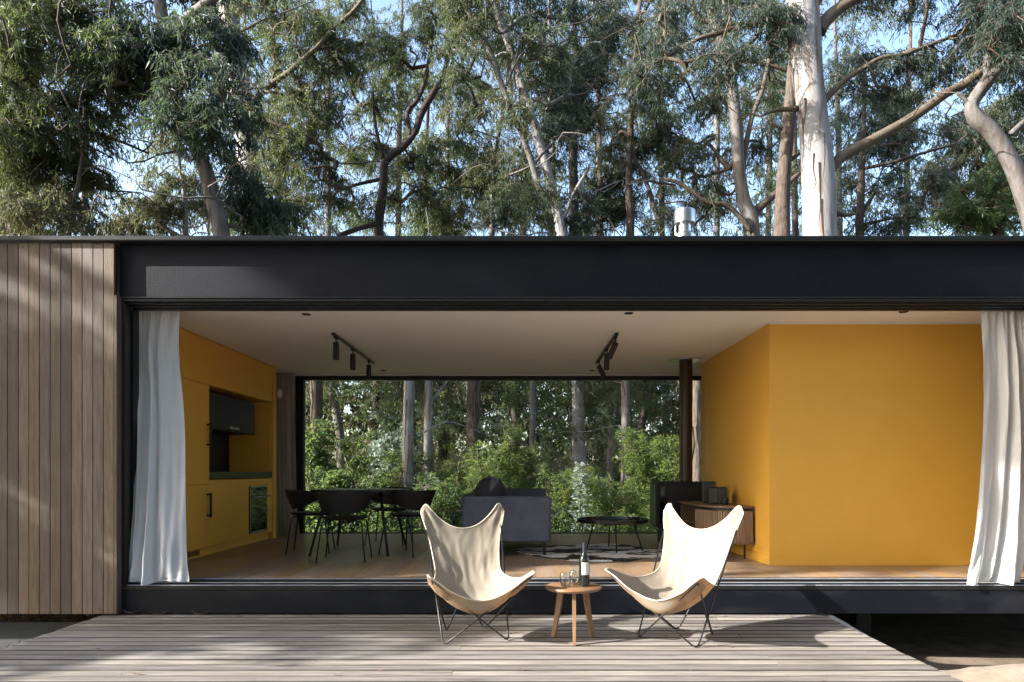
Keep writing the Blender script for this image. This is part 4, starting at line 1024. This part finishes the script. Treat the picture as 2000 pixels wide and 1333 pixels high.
tree('gum_tree', 'low sunlit gum crown just above the roof by the patch of open sky', 15.0,
     [(365, gp(15), 7), (364, 600, 6), (363, 455, 5.5), (362, 420, 5), (360, 380, 4.5), (352, 330, 3), (345, 270, 2)], [],
     [(300, 420, 75, 35, 0, 20), (360, 380, 45, 50, .3, 15), (300, 350, 20, 20, 0, 2), (250, 448, 40, 14, 0, 4), (340, 280, 22, 50, .2, 7)],
     M['bark_gum'], M['leaf_yellow'], seed=18)
tree('gum_tree', 'slim dark trunk with loose foliage to the right of the crooked tree', 22.0,
     [(838, gp(22), 9), (835, 743, 8.5), (832, 458, 6), (831, 400, 5), (832, 300, 4), (838, 180, 3)], [],
     [(850, 320, 60, 60, 0, 18), (800, 150, 60, 60, 0, 10), (860, 430, 60, 35, 0, 16), (950, 380, 50, 50, 0, 16)],
     M['bark_dark'], M['leaf'], seed=19, size=.7, leaf_len=.22, leaf_w=.036)
tree('gum_tree', 'fine pale forked stem in the gap left of the leaning centre trunk', 21.0,
     [(930, gp(21), 15), (925, 743, 13), (945, 560, 8), (960, 458, 6), (962, 400, 5), (963, 320, 4.5), (972, 270, 4), (982, 215, 3.5), (990, 150, 2.5)],
     [[(964, 300, 3), (955, 270, 2.5), (940, 240, 2)]],
     [(950, 340, 50, 50, .4, 14), (920, 200, 50, 50, .4, 10), (990, 400, 40, 40, .4, 10), (960, 60, 60, 60, 0, 14)],
     M['bark_pale'], M['leaf_yellow'], seed=20, size=.65, leaf_len=.20, leaf_w=.032)

# far individual trees closing the upper background
far = [(30, 30, 'leaf_far'), (150, 28, 'leaf_far'), (560, 26, 'leaf_yellow'), (640, 30, 'leaf_far'), (770, 31, 'leaf'), (1010, 28, 'leaf_far'), (1090, 27, 'leaf'), (1180, 26, 'leaf_yellow'), (1300, 27, 'leaf_far'), (1400, 25, 'leaf'), (1490, 28, 'leaf_far'), (1560, 24, 'leaf'), (1650, 29, 'leaf_far'), (1760, 30, 'leaf'), (2010, 27, 'leaf_far'), (880, 30, 'leaf_yellow'), (480, 25, 'leaf')]
farlab = ['behind the dark trunk at the left edge', 'behind the leaning sapling at the left', 'left of the crooked dark tree, sunlit yellowish crown', 'between the straight pale gum and the crooked tree', 'behind the fork of the crooked tree', 'behind the thin leaning centre trunk',
          'behind the peeling centre trunk', 'sunlit yellowish, left of the chimney cowl', 'directly behind the chimney cowl', 'behind the twin stemmed grey gum, left side', 'behind the brown second stem of the twin gum', 'directly behind the big white gum', 'just right of the big white gum', 'under the long right-hand limb of the white gum', 'behind the S-shaped gum at the right edge', 'sunlit, right of the crooked dark tree', 'behind the straight pale gum']
for i, ((px, d, lf), l2) in enumerate(zip(far, farlab)):
    lean = rs.uniform(-18, 18); big = px > 900
    bl = [(px + rs.uniform(-30, 30), py + rs.uniform(-20, 20), rs.uniform(38, 62), rs.uniform(38, 55), rs.uniform(-1, 1), int(5 + 4 * rs.rand())) for py in (20, 130, 235, 330, 420)]
    if px == 150: bl = bl[:2]
    tree('gum_tree', 'distant gum tree ' + l2, d, [(px - lean, gp(d), 8), (px, 743, 7), (px + lean, 458, 6), (px + lean * 1.3, 250, 5), (px + lean * 2, 50, 3), (px + lean * 2, -80, 2)], [], bl,
         M[['bark_pale', 'bark_brown', 'bark_dark'][i % 3]], M[lf], group='gum trees in the forest behind the house', seed=30 + i, size=.85, leaf_len=.23, leaf_w=.036, per=24, twigs=6)

# --- trunks seen through the rear window, crowns hidden by the roof
wt = [(618, 15.5, 13, 'bark_brown', 0, 'shaggy brown trunk at the left side of the rear window'), (662, 17.5, 8, 'bark_pale', -18, 'slim leaning pale trunk second from the left in the rear window'),
      (730, 20, 8, 'bark_dark', 6, 'dark trunk behind the two pale gums in the window'), (797, 14.5, 10.5, 'bark_gum', 2, 'left one of the pair of pale gum trunks above the dining table'),
      (836, 15.0, 8.5, 'bark_gum', 2, 'right one of the pair of pale gum trunks above the dining table'), (868, 19, 10, 'bark_dark', 10, 'dark trunk between the pale pair and the shaggy trunk'),
      (924, 16.5, 14, 'bark_brown', 2, 'thick shaggy bark trunk above the left end of the sofa'), (1006, 20, 9, 'bark_dark', 3, 'dark trunk in the middle of the rear window'),
      (1197, 17, 6.5, 'bark_pale', 22, 'leaning pale trunk in the right half of the window'),
      (1222, 15.2, 9, 'bark_pale', 0, 'pale brown peeling trunk above the coffee table'), (1252, 18, 7, 'bark_dark', 22, 'dark forked trunk right of the pale brown one'),
      (1362, 13.6, 10, 'bark_brown', 0, 'reddish brown trunk between the flue and the yellow wall')]
for i, (px, d, r, bk, lean, lab) in enumerate(wt):
    tree('gum_tree', lab, d, [(px - lean * .5, gp(d), r * 1.25), (px - lean * .3, 950, r * 1.1), (px - lean * .1, 850, r), (px + lean, 743, r * .95), (px + lean * 2, 600, r * .85), (px + lean * 2.4, 530, r * .3)],
         [[(px + lean * .6, 790, r * .35), (px + 22 * (-1) ** i, 765, r * .28), (px + 45 * (-1) ** i, 735, r * .2)]] if i % 3 else [],
         [(px + rs.uniform(-20, 20), 735, 45, 45, .8, 5), (px + lean * 2, 560, 50, 60, 0, 6), (px + rs.uniform(-25, 25), 690, 45, 35, .6, 4)], M[bk], M[('leaf', 'leaf_yellow', 'leaf_blue')[i % 3]], seed=60 + i, strips=(12 if r > 8 else 4), size=.6)

# --- shrubs below, seen through the window
def shrub(name, lab, px, d, top_py, halfw, leaf, n, ln=.12, w_=.024, group=None, up=.6, stems=7):
    base = np.array((X(px, d), d, gz(X(px, d), d))); t = thing(name, lab, 'shrub' if name != 'bamboo' else 'bamboo', tuple(base), 0, group)
    H = Z(top_py, d) - base[2]; Rm = halfw * d / F
    st_ = MB(); pos = []; dr = []
    for s_ in range(stems):
        a = rs.uniform(0, 6.28); r_ = rs.uniform(.2, 1) * Rm; top = np.array((math.cos(a) * r_, math.sin(a) * r_, H * rs.uniform(.62, 1.0)))
        b0 = np.array((math.cos(a) * .08, math.sin(a) * .08, 0)); mid = b0 * .4 + top * np.array((.3, .3, .6))
        st_.tube([b0, mid, top, top + np.array((math.cos(a) * .25, math.sin(a) * .25, -.12)) * up], [.014, .010, .006, .003], 4, caps=False)
        m = n // stems; tt = rs.uniform(.12, 1, (m, 1)) ** .8
        p = (1 - tt) ** 2 * b0 + 2 * tt * (1 - tt) * mid + tt ** 2 * top
        # side twigs
        k_ = max(6, m // 26); ta = rs.uniform(0, 6.28, k_); tid = rs.randint(0, k_, m); tl = rs.uniform(0, 1, (m, 1))
        twd = np.stack([np.cos(ta), np.sin(ta), rs.uniform(-.1, .5, k_)], 1)[tid]; tb = (rs.uniform(.15, 1, (k_, 1)) ** .75)[tid]
        p = (1 - tb) ** 2 * b0 + 2 * tb * (1 - tb) * mid + tb ** 2 * top
        p = p + twd * tl * (.22 + .40 * Rm * (1.15 - tb)) + np.array((0, 0, -.18)) * tl ** 2 + rs.normal(0, .03, (m, 3))
        pos.append(p); dr.append(nrm(twd * .8 + rs.normal(0, .5, (m, 3)) + np.array((0, 0, -.15))))
    pos = np.concatenate(pos); dr = np.concatenate(dr); m = len(pos)
    NLEAF[0] += m
    V = leaf_arrays(pos, dr, ln * rs.uniform(.6, 1.2, m), w_ * rs.uniform(.7, 1.3, m))
    obj('foliage', make_mesh('foliage', V, None, [leaf]), t); tag(st_.build('stems', M['twig'], t), kind='stuff')
shr = [('shrub', 'leafy broadleaf shrub low in the left corner of the rear window', 612, 13.2, 905, 60, 'leaf_shrub', 3600, .11, .05),
       ('shrub', 'tall glossy shrub climbing at the left edge of the rear window', 600, 14.8, 790, 55, 'leaf_shrub', 4200, .10, .055),
       ('shrub', 'silvery round-leaved shrub lit by the sun, left of the pale pair of trunks', 745, 17.0, 815, 85, 'leaf_silver', 4200, .12, .07),
       ('shrub', 'tall silvery shrub just behind the left pale gum trunk', 775, 17.8, 785, 60, 'leaf_silver', 3200, .12, .07),
       ('bamboo', 'yellow green feathery bush beneath the silvery shrub', 760, 14.6, 860, 75, 'leaf_bamboo', 5200, .11, .020),
       ('shrub', 'dark green low bush behind the dining table', 690, 13.6, 915, 70, 'leaf_shrub', 4200, .10, .04),
       ('shrub', 'bright leafy bush between the right pale trunk and the sofa', 868, 13.4, 915, 60, 'leaf_shrub', 4200, .10, .035),
       ('bamboo', 'tall arching bamboo right behind the sofa cushion', 1018, 15.0, 815, 62, 'leaf_bamboo', 6000, .13, .022),
       ('bamboo', 'bright bamboo clump left of the shaggy trunk', 880, 15.2, 815, 55, 'leaf_bamboo', 4600, .12, .022),
       ('bamboo', 'feathery bamboo in front of the shaggy trunk base', 945, 13.8, 860, 62, 'leaf_bamboo', 5000, .12, .020),
       ('bamboo', 'bamboo thicket behind the sofa arm', 1080, 13.8, 905, 66, 'leaf_bamboo', 5000, .12, .020),
       ('bamboo', 'low bamboo right above the coffee table', 1185, 13.4, 930, 75, 'leaf_bamboo', 6000, .11, .019),
       ('bamboo', 'dense dark bamboo behind the pale brown trunk', 1265, 14.8, 825, 75, 'leaf_bamboo', 6000, .13, .022),
       ('bamboo', 'tall bamboo beside the flue pipe', 1335, 14.2, 800, 60, 'leaf_bamboo', 5200, .13, .022),
       ('bamboo', 'bamboo mass in the gap between sofa and coffee table', 1130, 15.8, 900, 70, 'leaf_bamboo', 4600, .13, .022),
       ('shrub', 'low leafy bush at the window foot beside the sofa', 1085, 13.2, 970, 45, 'leaf_shrub', 3000, .09, .026),
       ('shrub', 'low sprawling bush at the window foot under the dining table', 740, 13.1, 965, 80, 'leaf_shrub', 4200, .09, .03),
       ('shrub', 'low bush at the window foot left of the sofa', 860, 13.2, 962, 50, 'leaf_shrub', 3200, .09, .03),
       ('shrub', 'low leafy bush at the window foot before the stove', 1290, 13.2, 945, 60, 'leaf_bamboo', 4200, .10, .022),
       ('shrub', 'dense bush at the window foot below the coffee table', 1200, 13.0, 985, 55, 'leaf_bamboo', 3600, .09, .02)]
for (nm, lab, px, d, ty, hw, lf, n, ln, w_) in shr: shrub(nm, lab, px, d, ty, hw, M[lf], n, ln, w_)
# the young silver eucalypt beside the window
d = 12.9; base = np.array((X(1138, d), d, GZ)); t = thing('sapling', 'young silver blue eucalyptus sapling outside the window above the coffee table', 'sapling', tuple(base))
h_ = Z(905, d) - GZ; MB().tube([(0, 0, 0), (.05, 0, h_ * .5), (-.03, 0, h_ * .8), (-.08, 0, h_)], [.012, .010, .007, .003], 6).build('stem', M['twig'], t)
n = 520; tt = rs.uniform(.30, 1, (n, 1)); an = rs.uniform(0, 6.28, n); rad_ = rs.uniform(.02, .26, (n, 1)) * (1.25 - tt)
pp = np.column_stack([.0 - .06 * tt[:, 0], 0 * tt[:, 0], h_ * tt[:, 0]]) + np.column_stack([np.cos(an), np.sin(an), rs.uniform(-.3, .5, n)]) * rad_
obj('foliage', make_mesh('foliage', leaf_arrays(pp, nrm(np.column_stack([np.cos(an), np.sin(an), rs.uniform(-.6, .6, n)])), rs.uniform(.05, .10, n), rs.uniform(.03, .05, n)), None, [M['leaf_silver']]), t)

# understorey and far wood, uncountable
def cover(name, n, xr, yr, zf, ln, w_, m, lab, cat):
    x = rs.uniform(*xr, n); y = rs.uniform(*yr, n); z = zf(x, y)
    pos = np.column_stack([x, y, z]); dr = nrm(rs.normal(size=(n, 3)) + np.array((0, 0, .3)))
    NLEAF[0] += n
    o = obj(name, make_mesh(name, leaf_arrays(pos, dr, ln * rs.uniform(.6, 1.3, n), w_ * rs.uniform(.6, 1.3, n)), None, [m]))
    tag(o, lab, cat, kind='stuff')
def hum(x, y): return .5 + .5 * np.sin(x * 1.3 + 1.1 * np.sin(y * .9)) * np.cos(y * 1.1 + .7 * np.sin(x * .8))
cover('ground_cover', 42000, (-9, 9), (11.1, 19), lambda x, y: GZ + .05 + rs.uniform(0, 1, len(x)) ** 1.3 * (.35 + .55 * hum(x, y)), .10, .03, M['leaf_shrub'], 'low green ground cover growing under the trees', 'ground cover')
# far wood: clumps so that light and dark masses form
n = 3000; cx_ = rs.uniform(-24, 24, n); cy_ = rs.uniform(21, 34, n); cz_ = GZ + rs.uniform(0, 1, n) * (9.0 + 0 * cx_)
V, _t = gum_clumps(np.column_stack([cx_, cy_, cz_]), 1.0, .34, .10, 4, 18, .8); NLEAF[0] += len(V) // 4
tag(obj('far_wood', make_mesh('far_wood', V, _t, [M['leaf_yellow'], M['twig']])), 'far wood reading as one dark green mass behind the trunks', 'wood', kind='stuff')
n = 420; cx_ = rs.uniform(-12, 10, n); cy_ = rs.uniform(16.5, 21, n); cz_ = GZ + .4 + rs.uniform(0, 1, n) * 4.4
V, _t = gum_clumps(np.column_stack([cx_, cy_, cz_]), .8, .17, .040, 5, 20, .7); NLEAF[0] += len(V) // 4
tag(obj('undergrowth', make_mesh('undergrowth', V, _t, [M['leaf_shrub'], M['twig']])), 'tangled undergrowth between the forest trunks', 'undergrowth', kind='stuff')
n = 560; cx_ = rs.uniform(-34, 36, n); cy_ = rs.uniform(33, 44, n); cz_ = 8 + rs.uniform(0, 1, n) ** 1.25 * 20
keep = rs.rand(n) < .55 + .45 * np.sin(cx_ * .45 + 1) * np.sin(cz_ * .5)
V, _t = gum_clumps(np.column_stack([cx_, cy_, cz_])[keep], 1.5, .45, .085, 4, 20, .9); NLEAF[0] += len(V) // 4
tag(obj('far_canopy', make_mesh('far_canopy', V, _t, [M['leaf_far'], M['twig']])), 'distant forest canopy showing between the nearer crowns', 'wood', kind='stuff')

# --- trees beside the terrace, left of the camera; they throw the dappled shade
hdir = np.array((SUN.x, SUN.y)); hdir = hdir / np.linalg.norm(hdir); te = math.tan(elev)
def sunpos(u, v, a):      # u across the light, v height where the ray lands at the origin line, a = metres up-light
    x = -hdir[0] * a - hdir[1] * u; y = -hdir[1] * a + hdir[0] * u
    return np.array((x, y, v + a * te))
def shade_tree(lab, u0, a, discs, trunk_r, leaf, seed, ln=.17, w_=.05):
    b = sunpos(u0, 0, a); base = np.array((b[0], b[1], GZ - .1)); t = thing('gum_tree', lab, 'tree', tuple(base))
    top = max(d_[1] for d_ in discs) + a * te
    rg = np.random.RandomState(seed)
    path = [np.array((rg.uniform(-.1, .1) * k_, rg.uniform(-.1, .1) * k_, (top - base[2]) * k_ / 6)) for k_ in range(7)]
    mb, c = trunk_mesh(path, [trunk_r * (1 - .12 * k_) for k_ in range(7)], 12, .04, 4, seed); mb.build('trunk', M['bark_pale'], t)
    C = []
    for (u, v, ru, rv, n) in discs:
        th = rg.uniform(0, 6.28, n); r_ = np.sqrt(rg.uniform(0, 1, n))
        for q in range(n): C.append(sunpos(u + ru * r_[q] * math.cos(th[q]), v + rv * r_[q] * math.sin(th[q]), a + rg.uniform(-1.5, 1.5)) - base)
    br = connect([q[:3] for q in c], None, C, .08); tag(br.build('branches', M['bark_brown'], t), kind='stuff')
    V, tw = gum_clumps(C, .42, ln, w_, 6, 26, .6); NLEAF[0] += len(V) // 4
    obj('crown', make_mesh('crown', V, tw, [leaf, M['twig']]), t)
shade_tree('gum tree standing left of the planked wall, outside the photo', 7.6, 11,
           [(6.7, -.3, .9, .75, 34), (5.95, .35, .55, .45, 16), (7.4, .9, .9, .9, 30), (6.6, .95, .45, .35, 9), (5.6, -.6, .45, .45, 10), (5.28, .50, .22, .16, 4), (5.05, -.05, .14, .10, 2), (5.15, -.75, .2, .2, 3), (6.75, 1.75, .25, .2, 3), (7.6, 3.0, .8, 1.0, 26)], .22, M['leaf'], 91)
shade_tree('tall gum tree in front and left of the terrace, outside the photo', 5.2, 15,
           [(5.3, 4.7, 1.3, .9, 60), (6.5, 5.2, 1.2, 1.2, 44), (4.2, 5.4, 1.2, 1.0, 44), (5.70, 3.02, .36, .42, 16), (5.1, 3.95, .5, .22, 9), (3.0, 5.5, 1.0, 1.0, 26)], .26, M['leaf'], 92)

# forest in front of the house, behind the photographer
n = 2100; cx_ = rs.uniform(-32, 36, n); cy_ = -rs.uniform(9.5, 24, n); cz_ = GZ + .3 + rs.uniform(0, 1, n) * 21
cx_ = np.append(cx_, rs.uniform(-4.5, 14, 420)); cy_ = np.append(cy_, rs.uniform(-9, 5, 420)); cz_ = np.append(cz_, rs.uniform(8, 14, 420))  # unseen foliage added above the terrace to hold back skylight
V, _t = gum_clumps(np.column_stack([cx_, cy_, cz_]), 1.5, .45, .12, 4, 18, .9); NLEAF[0] += len(V) // 4
tag(obj('front_wood_sky_cover', make_mesh('front_wood_sky_cover', V, _t, [M['leaf_far'], M['twig']])), 'gum forest standing across the clearing behind the photographer, with foliage added overhead to cut skylight', 'wood', kind='stuff')

# leaf litter
t = obj('leaf_litter', None) if False else None
n = 5200; x = rs.uniform(-7.5, -3.6, n); y = rs.uniform(3.2, 8.2, n); z = np.array([gz(a, b) for a, b in zip(x, y)]) + rs.uniform(.01, .05, n)
dr = nrm(np.column_stack([rs.normal(size=n), rs.normal(size=n), rs.normal(0, .25, n)]))
tag(obj('leaf_litter', make_mesh('leaf_litter', leaf_arrays(np.column_stack([x, y, z]), dr, rs.uniform(.06, .16, n), rs.uniform(.015, .035, n)), None, [M['litter']])), 'dry leaves and bark scattered over the ground left of the deck', 'leaf litter', kind='stuff')
n = 150; x = rs.uniform(-3.4, 2.4, n); y = np.where(rs.rand(n) < .4, FY - .03 - rs.uniform(0, .10, n), rs.uniform(3.2, 5.8, n)); z = rs.uniform(.003, .009, n)
dr = nrm(np.column_stack([rs.normal(size=n), rs.normal(size=n), rs.normal(0, .12, n)]))
tag(obj('deck_litter', make_mesh('deck_litter', leaf_arrays(np.column_stack([x, y, z]), dr, rs.uniform(.012, .055, n), rs.uniform(.004, .010, n)), None, [M['litter']])), 'leaf crumbs and bark scraps blown over the deck boards', 'leaf litter', kind='stuff')
for i, (px, py, ln, a, lab) in enumerate([(255, 1194, .16, .1, 'curled pinkish dry leaf against the sill beam near the left curtain'), (310, 1201, .12, .4, 'dry leaf on the back edge of the deck right of the curled leaf'), (390, 1201, .15, -.1, 'long pale dry leaf at the back edge of the deck left of centre'),
                                      (270, 1318, .07, .3, 'pale leaf lying near the front left of the deck'), (658, 1320, .05, 0, 'small dark leaf on the sunny deck left of the chairs'), (43, 1306, .04, 0, 'dark leaf crumb at the left edge of the deck'),
                                      (595, 1254, .05, 0, 'dark seed pod on the shaded deck left of the chairs'), (741, 1311, .06, .5, 'small twig piece in front of the left butterfly chair'), (1020, 1309, .05, 0, 'leaf scrap in front of the side table'), (561, 1257, .03, 1, 'tiny dark gum nut on the shaded deck')]):
    d = F * CH / (max(py, 1201.5) - CY); zz = .004 if py > 1195 else .02
    if py < 1205: d = FY - .03
    c_ = MB(); G = []
    for q in range(9):
        s_ = q / 8; w2 = .5 * .24 * ln * math.sin(math.pi * min(1, s_ * .96 + .02)); G.append([(ln * (s_ - .5), -w2, .22 * ln * (2 * s_ - 1) ** 2), (ln * (s_ - .5), 0, .22 * ln * (2 * s_ - 1) ** 2 - .002), (ln * (s_ - .5), w2, .22 * ln * (2 * s_ - 1) ** 2)])
    o = c_.grid(G).build('dry_leaf', M['litter'], None, (X(px, d), d, zz), (0, 0, a)); tag(o, lab, 'leaf', 'dry leaves on the deck')
print('leaves', NLEAF[0])
